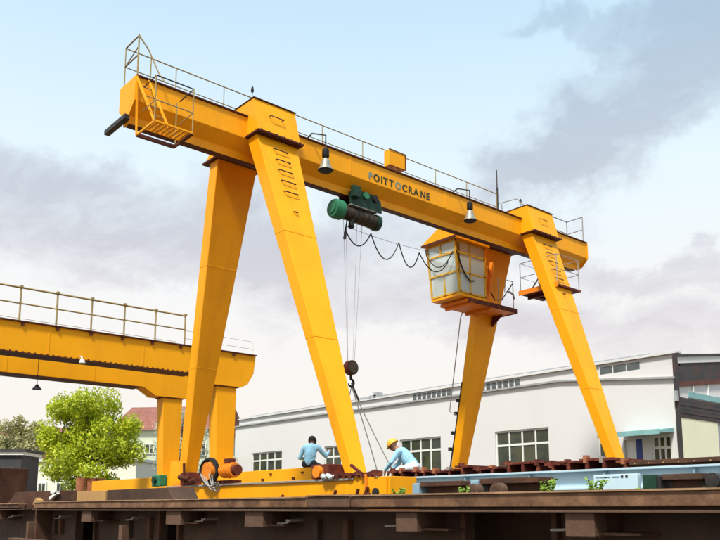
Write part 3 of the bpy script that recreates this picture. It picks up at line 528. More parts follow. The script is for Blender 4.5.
# sloping gutter line, upper parapet with clerestory windows
gut = [(-40.3, 6.44), (-39.8, 6.46), (-31.8, 6.46), (-17.5, 6.43), (-13.0, 6.0)]
MB().prism([(x, z - .035) for x, z in gut] + [(x, z + .035) for x, z in gut[::-1]], 'y', 24.9, 24.995).build('gutter', 'trim', hall)
par = MB().box(HX0, HX1, 25.25, 25.4, 6.44, 6.86).build('parapet', 'wall', hall, .01)
box('coping', 'roof', par, HX0, HX1 + .05, 25.15, 25.45, 6.862, 6.93)
for k in range(3): q = box('clerestory_window', 'vent', par, -15.95 + k * .54, -15.48 + k * .54, 25.225, 25.248, 6.44, 6.76); MB().box(-15.97 + k * .54, -15.955 + k * .54, 25.21, 25.24, 6.42, 6.78).build('mullion', 'frame', q)
for x0, x1 in ((-25.6, -23.2), (-21.6, -19.4)):
    for k in range(int((x1 - x0) / .3)): box('clerestory_window', 'vent', par, x0 + k * .3, x0 + k * .3 + .2, 25.225, 25.248, 6.56, 6.80)
MB().prism([(25.4, 6.80), (37, 8.45), (48.99, 6.80), (48.99, 6.7), (37, 8.33), (25.4, 6.7)], 'x', HX0, HX1 - .06).build('roof', 'roof', hall)
# rooftop plant and pipes above the parapet
plant = MB()
for x, h, w in ((-29.6, .16, .8), (-28.6, .32, .25), (-28.9, .2, .5), (-27.9, .12, .6)): plant.box(x, x + w, 25.5, 25.9, 6.9, 6.95 + h)
plant.build('roof_plant', 'trim', hall, .01)
tube('roof_conduit', 'galv', hall, [(-39, 25.3, 7.0), (-30, 25.3, 7.0), (-24, 25.3, 7.02), (-14, 25.3, 7.0)], .02)
# gable end: open bay of dark steel above a cream wall
box('corner_post', 'gdark', hall, -13.06, -12.94, 24.985, 25.12, 0, 6.8); MB().box(-13.02, -12.92, 24.86, 24.97, 5.2, 5.55).build('lamp_box', 'trim', hall, .01)
rk = lambda y, o: 6.74 + (y - 25.15) * .136 + o
def rake(name, mat, o0, o1, x0, x1, ya=25.13, yb=36.9): MB().hexa([(x0, ya, rk(ya, o0)), (x1, ya, rk(ya, o0)), (x1, yb, rk(yb, o0)), (x0, yb, rk(yb, o0)), (x0, ya, rk(ya, o1)), (x1, ya, rk(ya, o1)), (x1, yb, rk(yb, o1)), (x0, yb, rk(yb, o1))]).build(name, mat, hall)
rake('rake_beam', 'gdark', -.02, .06, -13.05, -12.93); rake('rake_fascia', 'wall', -.24, -.024, -13.05, -12.97)
rake('upper_cladding', 'gdark', -.86, -.244, -13.05, -13.0); rake('cladding_band', 'gredd', -1.02, -.862, -13.05, -12.985)
MB().box(-13.10, -13.06, 25.13, 48.9, 5.2, 6.6).build('bright_bay_panel', 'wall', hall)  # white panel stands in for the brightness seen through the open bay
bx_ = box('light_band', 'teal', hall, -13.055, -13.02, 25.9, 40, 5.42, 5.62)
for k in range(9): box('band_mullion', 'frame', hall, -13.055, -13.0, 26.2 + k * 1.1, 26.24 + k * 1.1, 5.62, 6.1)
for k in range(5): box('louvre', 'gdark', hall, -13.05, -12.96 + .012 * (k % 2), 25.13, 44, 4.70 + k * .135, 4.825 + k * .135)
box('cream_wall', 'cream', hall, -13.05, -12.98, 25.13, 27.75, 0, 4.69); box('grey_wall', 'trim', hall, -13.06, -13.0, 27.754, 48.9, 0, 4.69)
# ------------------------------------------------------------------ trees
def tree(name, label, x, y, h, r, leaf, n_cl, n_leaf, ls, trunk_h, seed, squash=.9, cat='tree', group=None, low=.0):
    rnd = random.Random(seed); t = thing(name, (x, y, 0), label, cat, group)
    zc = trunk_h + (h - trunk_h) * .5; rz = (h - trunk_h) * .5
    cl = []
    while len(cl) < n_cl:
        p = Vector((rnd.uniform(-1, 1), rnd.uniform(-1, 1), rnd.uniform(-1, 1)))
        if .25 < p.length < 1: cl.append(Vector((x + p.x * r * (.86 if p.z < -.4 else 1) * .88, y + p.y * r * .88, zc + p.z * rz * .9)))
    tm = MB().tube([(x, y, 0), (x + .05, y, trunk_h * .6), (x, y + .06, trunk_h + rz * .4), (x + .1, y, zc + rz * .3)], [.17, .13, .10, .04], 8)
    for c in cl[::2]:
        a = Vector((x, y, trunk_h * .85 + rnd.random() * rz * .8)); mid = a.lerp(c, .5) + Vector((0, 0, .15)); tm.tube([a, mid, c], [.05, .03, .012], 5)
    tm.build('trunk', 'bark', t, smooth=True)
    vs_, fs = [], []
    for c in cl:
        cr = r * rnd.uniform(.19, .31)
        for _ in range(n_leaf):
            d = Vector((rnd.gauss(0, 1), rnd.gauss(0, 1), rnd.gauss(0, 1) * squash)).normalized() * cr * rnd.random() ** .4
            p = c + d; nrm = (d.normalized() * .7 + Vector((rnd.gauss(0, 1), rnd.gauss(0, 1), rnd.gauss(0, 1) + .5)).normalized()).normalized()
            u = nrm.orthogonal().normalized(); w = nrm.cross(u); a = rnd.random() * 6.28; u, w = u * math.cos(a) + w * math.sin(a), w * math.cos(a) - u * math.sin(a)
            s = ls * rnd.uniform(.6, 1.3); n = len(vs_); vs_ += [p - u * s, p + w * s * .45 + nrm * s * .12, p + u * s, p - w * s * .45 + nrm * s * .12]; fs.append([n, n + 1, n + 2, n + 3])
    mb = MB(); mb.v = vs_; mb.f = fs
    me_o = mb.build('crown', leaf, t, org=(x, y, trunk_h)); return t
def leafmat(name, col, col2):
    m = bpy.data.materials.new(name); m.use_nodes = True; N = m.node_tree.nodes; L = m.node_tree.links; b = N['Principled BSDF']; b.inputs['Roughness'].default_value = .5
    geo = N.new('ShaderNodeNewGeometry'); no = N.new('ShaderNodeTexNoise'); no.inputs['Scale'].default_value = 1.3; no.inputs['Detail'].default_value = 3; L.new(geo.outputs['Position'], no.inputs['Vector'])
    ad = N.new('ShaderNodeMath'); ad.operation = 'ADD'; mu = N.new('ShaderNodeMath'); mu.operation = 'MULTIPLY'; mu.inputs[1].default_value = .45; L.new(geo.outputs['Random Per Island'], mu.inputs[0]); L.new(no.outputs['Fac'], ad.inputs[0]); L.new(mu.outputs[0], ad.inputs[1])
    cr = N.new('ShaderNodeValToRGB'); cr.color_ramp.elements[0].position = .45; cr.color_ramp.elements[0].color = (*col2, 1); cr.color_ramp.elements[1].position = .95; cr.color_ramp.elements[1].color = (*col, 1); L.new(ad.outputs[0], cr.inputs[0]); L.new(cr.outputs[0], b.inputs['Base Color'])
    tr = N.new('ShaderNodeBsdfTranslucent'); L.new(cr.outputs[0], tr.inputs[0]); mx = N.new('ShaderNodeMixShader'); mx.inputs[0].default_value = .35; L.new(b.outputs[0], mx.inputs[1]); L.new(tr.outputs[0], mx.inputs[2]); L.new(mx.outputs[0], N['Material Output'].inputs[0]); return m
LF = leafmat('spring_green_leaf', (.60, .64, .025), (.28, .38, .012)); LO = leafmat('olive_green_leaf', (.48, .46, .22), (.34, .33, .14)); LW = leafmat('blossom_leaf', (.75, .74, .62), (.36, .42, .22))
tree('leafy_tree', 'bright yellow-green leafy tree behind the rear crane', -36.9, 15.05, 7.45, 2.45, LF, 70, 420, .085, 2.2, 3)
tree('olive_tree', 'hazy olive tree far behind the dark hut', -88, 28.2, 12.2, 3.6, LO, 40, 220, .22, 3.5, 5)
tree('blossom_tree', 'thin pale blossoming tree between the crane legs', -40.4, 21.6, 8.4, 1.75, LW, 40, 110, .075, 2.4, 9)
tree('blossom_tree', 'low pale blossoming tree right of the big leg', -40.0, 24.0, 5.6, .9, LW, 22, 110, .075, 2.2, 10)
ps = thing('potted_shrub', (-33.5, 13.4, 0), 'row of terracotta tubs with dark shrub under the leafy tree', 'planter')
for k in range(3): MB().tube([(-33.5 + k * .02, 13.3 + k * .42, .004), (-33.5 + k * .02, 13.3 + k * .42, 3.0)], [.15, .2], 12).build('tub', 'pot', ps, smooth=True)
sh = MB(); rnd = random.Random(4)
for _ in range(260):
    p = Vector((-33.5 + rnd.gauss(0, .18), 13.75 + rnd.gauss(0, .32), 3.15 + abs(rnd.gauss(0, .25)))); a = Vector((rnd.gauss(0, 1), rnd.gauss(0, 1), rnd.gauss(0, 1))).normalized() * .09; b_ = a.orthogonal().normalized() * .04; sh.quad(p - a, p + b_, p + a, p - b_)
sh.build('foliage', LF, ps)
# ------------------------------------------------------------------ background houses, hut, hill
def house(name, label, c, ang, w, d, h, wall, roofh, roofmat, wins, cat='house'):
    t = thing(name, (c[0], c[1], 0), label, cat); Rz = Matrix.Rotation(ang, 3, 'Z'); C0 = Vector((c[0], c[1], 0))
    def tf(mb): mb.v = [C0 + Rz @ v for v in mb.v]; return mb
    wl = tf(MB().box(-w / 2, w / 2, 0, d, 0, h)).build('wall', wall, t)
    if roofh: tf(MB().prism([(-.35, h), (d + .35, h), (d / 2, h + roofh)], 'x', -w / 2 - .4, w / 2 + .4)).build('roof', roofmat, t)
    else: tf(MB().box(-w / 2 - .15, w / 2 + .15, -.15, d + .15, h, h + .18)).build('roof', roofmat, t)
    for (x0, x1, z0, z1) in wins:
        f = tf(MB().box(x0, x1, -.10, -.004, z0, z1)).build('window', 'frame', t); e = .09; xm_ = (x0 + x1) / 2
        for a, b_ in ((x0 + e, xm_ - .03), (xm_ + .03, x1 - e)): tf(MB().box(a, b_, -.125, -.102, z0 + e, z1 - e)).build('pane', 'pane', f)
    return t
VA = R(42)    # roughly facing the camera
house('far_house', 'pale green two storey house with red-brown roof behind the rear crane leg', (-55.5, 28.2), VA, 7.8, 8, 7.6, 'house', 2.3, 'tile', [(-2.9, -2.0, 5.3, 6.7), (-1.4, -.65, 5.8, 6.6), (-1.4, -.65, 4.0, 4.75), (1.2, 2.0, 5.6, 6.6), (1.2, 2.0, 3.9, 4.8), (2.7, 3.4, 5.6, 6.6)])
house('ivory_house', 'low ivory building with small dark windows below the leafy tree', (-52.0, 18.6), VA, 11.5, 6, 4.7, 'low', 0, 'roof', [(-4.5 + k * 1.25, -3.9 + k * 1.25, 2.2, 3.4) for k in range(8)])
house('red_roof_house', 'distant house with long red-brown roof at the left edge', (-121, 36), VA, 22, 9, 10.2, 'tile', 3.4, 'tile', [])
h = thing('hut', (-31.4, 9.6, 0), 'dark charcoal hut with pale roof edge behind the rusty bin', 'hut'); Rz = Matrix.Rotation(R(49), 3, 'Z')
def hb_(name, mat, x0, x1, y0, y1, z0, z1, par=None):
    mb = MB().box(x0, x1, y0, y1, z0, z1); mb.v = [Vector((-31.2, 10.0, 0)) + Rz @ v for v in mb.v]; return mb.build(name, mat, par or h, .01)
hw_ = hb_('wall', 'hut', -1.37, .08, 0, 1.6, 0, 3.70); hb_('roof', 'hut', -1.54, .24, -.15, 1.7, 3.83, 3.93); hb_('roof_edge', 'frame', -1.5, .18, -.1, 1.65, 3.70, 3.828); hb_('corner_post', 'frame', -1.54, -1.38, -.02, .1, 0, 3.69)
hb_('sign_board', 'frame', -.64, -.2, -.05, -.004, 3.1, 3.22)
hm = MB(); nn = 28
for i in range(nn):
    for j in range(5):
        a = i / (nn - 1); u = Vector((-420 + a * 520, 260 + a * 160 * 0, 0)); hm.v.append(Vector((-520 + a * 420, 60 + a * 420 + j * 45, (0, 14, 24, 22, 0)[j] * (1 + .5 * math.sin(a * 9) + .2 * math.sin(a * 23 + j)) * (.55 if a > .35 else 1))))
for i in range(nn - 1):
    for j in range(4): q = i * 5 + j; hm.f.append([q, q + 5, q + 6, q + 1])
hl = hm.build('hill', 'hill', None, smooth=True); tag(hl, 'low wooded hill on the horizon', 'hill', kind='structure')
# ------------------------------------------------------------------ rear steel stack platform
rk_ = thing('storage_rack', (-10, 13.2, 0), 'dark steel storage rack under the rusty beam row', 'rack')
box('deck', 'web', rk_, -15.6, -3.6, 11.7, 14.8, 2.02, 2.12, .01)
for x in (-15, -12, -9, -6, -4): box('trestle', 'web', rk_, x - .1, x + .1, 11.8, 14.7, .004, 2.018, .01)
GRP = 'rusty beams in the row behind the blue girder'
rnd = random.Random(11); x = -12.9; k = 0
while x < -7.1:
    w = rnd.uniform(.26, .36); zt = 2.51 + rnd.uniform(-.04, .05); t = .045; y0 = 11.85 + rnd.uniform(-.06, .06)
    o = MB().box(x, x + w, y0, 14.4, 2.124, 2.124 + t).box(x, x + w, y0, 14.4, zt - t, zt).box(x + w / 2 - .03, x + w / 2 + .03, y0 + .004, 14.396, 2.124 + t, zt - t).build('steel_beam', 'redrust', None, .004)
    tag(o, 'rusty red steel beam end in the row behind the pale blue girder', 'beam', GRP)
    if rnd.random() < .85:
        c = MB().box(x + w * .3, x + w * .3 + .07, y0 - .012, y0 + .1, zt - .09 + .08 * rnd.random(), zt + .02 + rnd.random() * .05).build('clip', rnd.choice(['pot', 'redrust', 'worn', 'redrust', 'pot']), o)
    x += w + rnd.uniform(.02, .09); k += 1
lb = MB().box(-7.0, -3.4, 11.82, 11.86, 2.13, 2.40).box(-7.0, -3.4, 11.78, 12.02, 2.40, 2.47).box(-7.0, -3.4, 11.78, 12.02, 2.124, 2.16).build('channel_beam', 'rust', None, .005)
tag(lb, 'long red-brown channel beam at the right end of the rusty row', 'beam')
for k in range(14): x = -6.9 + k * .25; MB().tube([(x, 11.765, 2.42), (x, 11.78, 2.42)], .012, 6).build('rivet', 'tan', lb)
bb = thing('blue_girder', (-8, 11.2, 2.0), 'long pale blue painted steel girder lying across the right side', 'girder')
box('web', 'blue', bb, -12.0, -3.6, 11.20, 11.26, 2.04, 2.29); box('top_flange', 'blue', bb, -12.0, -3.6, 11.08, 11.40, 2.292, 2.325, .005); box('bottom_flange', 'blue', bb, -12.0, -3.6, 11.08, 11.40, 2.002, 2.038, .005)
for k in range(6): box('stiffener', 'bluegrey', bb, -11.4 + k * 1.45, -11.37 + k * 1.45, 11.10, 11.199, 2.04, 2.29)
for x, wh in ((-11.0, 'near its left end'), (-8.4, 'at its middle'), (-5.0, 'near its right end')):
    tr = box('trestle', 'web', None, x - .12, x + .12, 11.05, 11.45, .004, 2.0, .02); tag(tr, 'dark steel trestle under the pale blue girder ' + wh, 'trestle', 'trestles under the blue girder')
# ------------------------------------------------------------------ foreground flat wagon
def wagon(x0, x1, label, segs, pockets, hooks, openings):
    w = thing('flat_wagon', ((x0 + x1) / 2, 5.9, 0), label, 'wagon')
    for (a, b_, mt, dz) in segs:
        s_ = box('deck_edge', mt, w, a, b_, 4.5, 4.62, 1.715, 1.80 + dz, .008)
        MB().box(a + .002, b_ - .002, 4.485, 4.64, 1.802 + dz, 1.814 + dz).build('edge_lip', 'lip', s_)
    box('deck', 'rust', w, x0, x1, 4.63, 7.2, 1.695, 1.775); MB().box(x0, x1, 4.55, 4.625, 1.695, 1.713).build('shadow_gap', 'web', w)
    box('lower_lip', 'pocket', w, x0, x1, 4.47, 4.60, 1.678, 1.693, .003)
    # side sill with openings
    cuts = sorted(openings); px = x0
    sm = MB()
    for a, b_ in cuts + [(x1, x1)]:
        if a > px: sm.box(px, a, 4.80, 4.86, 1.0, 1.676)
        px = b_
    sm.box(x0, x1, 4.80, 4.86, .88, .998); sm.build('side_sill', 'web', w)
    for a, b_ in cuts:
        for q in (a - .05, b_ + .002): MB().box(q, q + .048, 4.74, 4.799, 1.0, 1.676).build('opening_rib', 'rust', w, .004)
    for (x, wd) in pockets:
        p = MB().box(x, x + wd, 4.50, 4.798, 1.52, 1.676).build('stake_pocket', 'pocket', w, .008)
        MB().box(x + wd + .002, x + wd + .28, 4.56, 4.798, 1.535, 1.552).build('step_bracket', 'rust', p); MB().box(x + wd + .002, x + wd + .02, 4.6, 4.798, 1.56, 1.676).build('pocket_cheek', 'rust', p)
    for x in hooks:
        MB().tube([(x, 4.80, 1.56), (x + .03, 4.58, 1.56), (x + .12, 4.57, 1.562), (x + .20, 4.58, 1.57), (x + .22, 4.6, 1.60)], .009, 6).tube([(x + .17, 4.80, 1.60), (x + .17, 4.59, 1.585)], .018, 6).build('rope_hook', 'worn', w, smooth=True)
    box('centre_sill', 'web', w, x0, x1, 5.5, 6.3, .95, 1.69)
    for xb in (x0 + 1.6, x1 - 1.6):
        for dx in (-.9, .9):
            for y in (5.1, 6.6): MB().tube([(xb + dx, y - .07, .46), (xb + dx, y + .07, .46)], .42, 24).build('wheel', 'darksteel', w, smooth=True)
        box('bogie', 'web', w, xb - 1.4, xb + 1.4, 4.85, 4.99, .4, .85, .02)
    return w
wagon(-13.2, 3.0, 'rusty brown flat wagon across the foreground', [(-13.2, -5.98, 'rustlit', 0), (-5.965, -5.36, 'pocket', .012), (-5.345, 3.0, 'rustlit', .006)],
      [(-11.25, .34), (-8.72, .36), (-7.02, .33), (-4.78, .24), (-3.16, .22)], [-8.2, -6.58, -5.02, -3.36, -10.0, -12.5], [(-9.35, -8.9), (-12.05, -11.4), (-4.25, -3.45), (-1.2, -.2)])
box('buffer_beam', 'rust', bpy.data.objects['flat_wagon'], -13.26, -13.202, 4.55, 7.15, 1.1, 1.72, .01)
MB().box(-13.9, -7.6, 4.36, 4.5, 1.20, 1.235).box(-13.5, -13.4, 4.5, 4.598, 1.2, 1.5).box(-10, -9.9, 4.5, 4.598, 1.2, 1.5).build('running_board', 'pocket', bpy.data.objects['flat_wagon'], .004)
MB().bar((-9.9, 4.55, 1.25), (-3.0, 4.55, 1.36), .06, .05).build('truss_bar', 'web', bpy.data.objects['flat_wagon'])
for k, x in enumerate((-13.0, -12.75, -10.3, -9.7, -6.2, -5.75)): MB().box(x, x + .08, 4.74, 4.798, 1.32, 1.6).build('rib', 'rust' if k % 2 else 'web', bpy.data.objects['flat_wagon'], .004)
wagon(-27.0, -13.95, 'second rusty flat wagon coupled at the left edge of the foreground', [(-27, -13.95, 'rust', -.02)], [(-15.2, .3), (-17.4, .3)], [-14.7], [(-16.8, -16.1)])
MB().tube([(-13.95, 5.9, 1.05), (-13.27, 5.9, 1.05)], .06, 8).tube([(-13.9, 5.2, 1.05), (-13.62, 5.2, 1.05)], .18, 14).tube([(-13.6, 5.2, 1.05), (-13.3, 5.2, 1.05)], .18, 14).build('coupling', 'darksteel', bpy.data.objects['flat_wagon.001'], smooth=True)
for y in (5.1, 6.6):
    tag(box('track_rail', 'railhead', None, -60, 12, y - .035, y + .035, .004, .04), kind='structure', label='steel rail of the siding under the wagons')
# goods lying on the wagons
def good(mb, name, mat, label, cat, bevel=.006, group=None, smooth=False): return tag(mb.build(name, mat, None, bevel, smooth), label, cat, group)
good(MB().box(-13.19, -12.05, 5.18, 5.6, 1.778, 1.985), 'timber_block', 'tan', 'tan timber block on the wagon deck near its left end', 'timber')
bmz = good(MB().hexa([(-12.03, 5.2, 1.778), (-9.85, 5.2, 1.778), (-9.85, 5.6, 1.778), (-12.03, 5.6, 1.778), (-12.03, 5.2, 1.99), (-10.05, 5.2, 1.99), (-10.05, 5.6, 1.99), (-12.03, 5.6, 1.99)]), 'dark_beam', 'web', 'dark brown squared beam lying beside the tan timber block', 'beam')
sh_ = good(MB().hexa([(-16.9, 5.2, 1.758), (-13.97, 5.2, 1.758), (-13.97, 5.6, 1.758), (-16.9, 5.6, 1.758), (-16.3, 5.2, 2.02), (-14.0, 5.2, 2.02), (-14.0, 5.6, 2.02), (-16.3, 5.6, 2.02)]), 'rusty_box_section', 'rust', 'rusty box section with sloped end on the left wagon', 'beam')
MB().bar((-14.3, 5.15, 1.88), (-13.96, 5.15, 1.98), .05).bar((-14.25, 5.15, 2.0), (-13.96, 5.15, 1.98), .05).build('white_clamp', 'white', sh_)
MB().prism([(-15.05, 1.765), (-14.75, 1.765), (-14.78, 1.86), (-14.9, 1.9)], 'y', 5.1, 5.195).build('pale_lug', 'tan', sh_)
sk = good(MB().hexa([(-23.5, 5.3, 1.758), (-17.9, 5.3, 1.758), (-17.9, 5.9, 1.758), (-23.5, 5.9, 1.758), (-23.6, 5.3, 2.56), (-17.75, 5.3, 2.56), (-17.75, 5.9, 2.56), (-23.6, 5.9, 2.56)]), 'rusty_bin', 'rust', 'rusty red-brown steel bin on the left wagon', 'bin', .015)
MB().box(-23.62, -17.73, 5.24, 5.298, 2.50, 2.58).box(-23.5, -17.85, 5.27, 5.298, 2.15, 2.2).build('bin_rim', 'redrust', sk, .004)
for i, z in enumerate((2.36, 2.28)): MB().tube([(-18.2, 5.24, z), (-17.95, 5.26, z - .01)], .025, 8).build('pale_handle', 'worn', sk)
def bundle(x0, x1, y, z0, h, label, mat='rust', cap='darksteel'):
    o = MB().box(x0, x1, y, y + .22, z0 + h * .62, z0 + h).box(x0 + .04, x1 - .03, y + .06, y + .2, z0, z0 + h * .62).build('flat_bar', mat, None, .006); tag(o, label, 'bar')
    MB().box(x0 - .09, x0 - .003, y - .01, y + .2, z0, z0 + h * .9).build('end_clamp', cap, o, .01)
bundle(-5.15, -4.66, 5.15, 1.826, .115, 'short brown flat bar on the deck left of the weeds', 'rust', 'bluegrey')
bundle(-4.47, -3.87, 5.17, 1.826, .125, 'brown flat bar on the deck right of the first weeds', 'rust', 'bluegrey')
bundle(-2.83, -2.55, 5.17, 1.826, .11, 'dark brown bar on the deck right of the pale box', 'web', 'darksteel')
MB_ = good(MB().box(-6.3, -1.8, 5.22, 5.34, 1.778, 1.824), 'packing_timber', 'rustlit', 'long brown packing timber under the bars on the deck', 'timber')
wb = good(MB().box(-3.335, -2.985, 5.12, 5.165, 1.80, 1.945), 'pale_blue_box', 'blue', 'small pale blue box with faint dark lettering on the deck', 'box')
for k, (a, w_) in enumerate(((-3.31, .02), (-3.285, .05), (-3.225, .03), (-3.18, .06), (-3.11, .018), (-3.075, .018))): MB().box(a, a + w_, 5.116, 5.119, 1.924 if k < 4 else 1.92, 1.93 if k < 4 else 1.935).build('print_mark', 'bluegrey' if k < 4 else 'darksteel', wb)
for k, (a, w_) in enumerate(((-3.30, .02),)): MB().box(a, a + w_, 5.116, 5.119, 1.90, 1.905).build('print_mark', 'bluegrey', wb)
good(MB().box(-2.965, -2.865, 5.15, 5.3, 1.826, 1.935), 'teal_block', 'greend', 'small dark teal block beside the pale blue box', 'block')
good(MB().tube([(-2.47, 5.15, 1.885), (-2.47, 5.3, 1.885)], .05, 12).tube([(-2.38, 5.16, 1.9), (-2.28, 5.16, 1.9)], .03, 8).box(-2.55, -2.2, 5.16, 5.3, 1.826, 1.85), 'shackle', 'darksteel', 'black shackle on the deck at the right edge', 'shackle', 0, smooth=True)
for i, (x, lb_) in enumerate(((-4.40, 'left small brown wheel on the deck beside the weeds'), (-4.15, 'right small brown wheel on the deck beside the weeds'))):
    o = good(MB().tube([(x, 5.0, 1.843), (x, 5.08, 1.843)], .062, 18), 'small_wheel', 'pocket', lb_, 'wheel', 0, 'small wheels on the deck', True); MB().tube([(x, 4.985, 1.843), (x, 4.998, 1.843)], .035, 12).build('hub', 'web', o, smooth=True)
def weed(x, y, n, h, label, seed):
    r_ = random.Random(seed); m_ = MB()
    for _ in range(n):
        a = r_.uniform(0, 6.28); l_ = h * r_.uniform(.5, 1.1); s = Vector((math.cos(a), math.sin(a) * .5, 0)); b0 = Vector((x + r_.gauss(0, .02), y + r_.gauss(0, .01), 1.777)); tip = b0 + s * l_ * r_.uniform(.2, .8) + Vector((0, 0, l_)); w_ = Vector((s.y, -s.x, 0)) * .004
        m_.quad(b0 - w_, b0 + w_, tip + w_ * .4, tip - w_ * .4)
        for q in (.5, .7, .85, 1.): p = b0.lerp(tip, q); u = Vector((r_.gauss(0, 1), r_.gauss(0, .6), r_.gauss(0, .6))).normalized() * .018; v = u.orthogonal().normalized() * .009; m_.quad(p - u, p + v, p + u, p - v)
    tag(m_.build('weed', 'weed', None), label, 'weed', 'weeds growing on the deck')
weed(-3.66, 5.0, 26, .13, 'green weed tuft right of the small wheels', 1); weed(-3.24, 4.98, 22, .13, 'green weed sprouting before the pale blue box', 2); weed(-4.5, 5.0, 14, .10, 'small weed tuft left of the two small wheels', 3); weed(-5.25, 5.0, 24, .10, 'low weed at the right end of the yellow sill', 4); weed(-2.9, 5.0, 8, .06, 'sparse dry weed at the foot of the teal block', 5)
gv = MB(); r_ = random.Random(8)
for _ in range(900):
    x = r_.uniform(-5.4, -2.0); y = r_.uniform(4.75, 5.1); s = r_.uniform(.006, .018); gv.hexa([(x, y, 1.776), (x + s, y, 1.776), (x + s, y + s, 1.776), (x, y + s, 1.776), (x + s * .2, y, 1.776 + s), (x + s * .8, y + s * .2, 1.776 + s), (x + s * .7, y + s, 1.776 + s), (x + s * .2, y + s, 1.776 + s)])
tag(gv.build('gravel', 'tan', None), 'loose tan chippings scattered along the wagon deck', 'gravel', kind='stuff')
# ------------------------------------------------------------------ slings
s1 = thing('chain_sling', (GX, 11.95, 2.5), 'pair of grey slings from the hook to the crouching worker', 'sling'); s2 = thing('chain_sling', (GX - .1, 12.0, 3.3), 'pair of thin grey slings from the hook to the seated worker', 'sling')
hkp = (GX, 11.95, 4.54)
for e, d in (((-13.72, 12.9, 2.50), .05), ((-13.95, 12.6, 2.46), -.04)): MB().tube(sag(hkp, e, d, 8), .014, 5).build('sling_leg', 'chain', s1)
for e in ((-16.85, 13.75, 3.36), (-16.70, 13.6, 3.3)): MB().tube(sag(hkp, e, .03, 8), .010, 5).build('sling_leg', 'chain', s2)
tube('master_link', 'darksteel', s1, [(GX, 11.95, 4.62), (GX + .1, 12.1, 4.2)], .02)
# ------------------------------------------------------------------ people
def capsule(bm, a, b, ra, rb):
    a, b = Vector(a), Vector(b); n = max(2, int((b - a).length / (min(ra, rb) * .45)) + 1)
    for i in range(n + 1): bmesh.ops.create_icosphere(bm, subdivisions=2, radius=ra + (rb - ra) * i / n, matrix=Matrix.Translation(a.lerp(b, i / n)))
def person(loc, rotz, caps, label, mats, voxel=.014, scale=1.):
    t = thing('person', loc, label, 'person'); bm = bmesh.new()
    for a, b, ra, rb, _ in caps: capsule(bm, a, b, ra, rb)
    me = bpy.data.meshes.new('tmp'); bm.to_mesh(me); bm.free(); o = bpy.data.objects.new('tmp', me); COL.objects.link(o)
    md = o.modifiers.new('r', 'REMESH'); md.mode = 'VOXEL'; md.voxel_size = voxel; sm = o.modifiers.new('s', 'SMOOTH'); sm.iterations = 2; sm.factor = .4
    dg = bpy.context.evaluated_depsgraph_get(); me2 = bpy.data.meshes.new_from_object(o.evaluated_get(dg)); bpy.data.objects.remove(o)
    names = []
    for c in caps:
        if c[4] not in names: names.append(c[4])
    me2.materials.clear()
    for n_ in names: me2.materials.append(M[n_])
    cc = [(Vector(c[0]), Vector(c[1]), c[2], c[3], names.index(c[4])) for c in caps]
    for p in me2.polygons:
        best = None
        for a, b, ra, rb, i in cc:
            ab = b - a; tt = max(0, min(1, (p.center - a).dot(ab) / max(ab.length_squared, 1e-9))); d = (p.center - a.lerp(b, tt)).length - (ra + (rb - ra) * tt)
            if best is None or d < best[0]: best = (d, i)
        p.material_index = best[1]; p.use_smooth = True
    Rz = Matrix.Rotation(rotz, 4, 'Z') @ Matrix.Scale(scale, 4); me2.transform(Rz); body = bpy.data.objects.new('body', me2); link(body, loc, t); return t, body, Matrix.Translation(Vector(loc)) @ Rz
def hand(wrist, d, side, palm_n, curl=.5):
    # five fingers: wrist point, pointing direction d, thumb side vector
    wrist, d, side, nrm = Vector(wrist), Vector(d).normalized(), Vector(side).normalized(), Vector(palm_n).normalized(); out = [(wrist, wrist + d * .05, .026, .034, 'skin')]
    for k, ln in enumerate((.070, .080, .074, .058)):
        b = wrist + d * .085 + side * (.034 - .022 * k); m_ = b + d * ln * .5 + nrm * ln * .2 * curl; e = m_ + d * ln * .35 + nrm * ln * .5 * curl
        out += [(wrist + d * .03 + side * (.02 - .013 * k), b, .018, .013, 'skin'), (b, m_, .0115, .010, 'skin'), (m_, e, .010, .0085, 'skin')]
    b = wrist + d * .03 + side * .03; m_ = b + d * .035 + side * .035 + nrm * .01; out += [(b, m_, .014, .012, 'skin'), (m_, m_ + d * .03 + nrm * .012 * curl, .012, .009, 'skin')]
    return out
def head(c, fwd, upv):
    c, f, u = Vector(c), Vector(fwd).normalized(), Vector(upv).normalized(); s = f.cross(u).normalized()
    o = [(c + u * .02, c + u * .045 - f * .015, .088, .086, 'skin'), (c + f * .03 - u * .06, c + f * .045 - u * .075, .052, .042, 'skin'), (c + f * .088 + u * .0, c + f * .108 - u * .025, .013, .016, 'skin'), (c + f * .083 - u * .068 - s * .02, c + f * .083 - u * .068 + s * .02, .012, .012, 'skin')]
    for k in (-1, 1): o += [(c + s * k * .09 - u * .01, c + s * k * .092 + u * .025, .014, .016, 'skin'), (c + f * .078 + s * k * .033 + u * .02, c + f * .080 + s * k * .036 + u * .02, .014, .014, 'skin')]
    return o
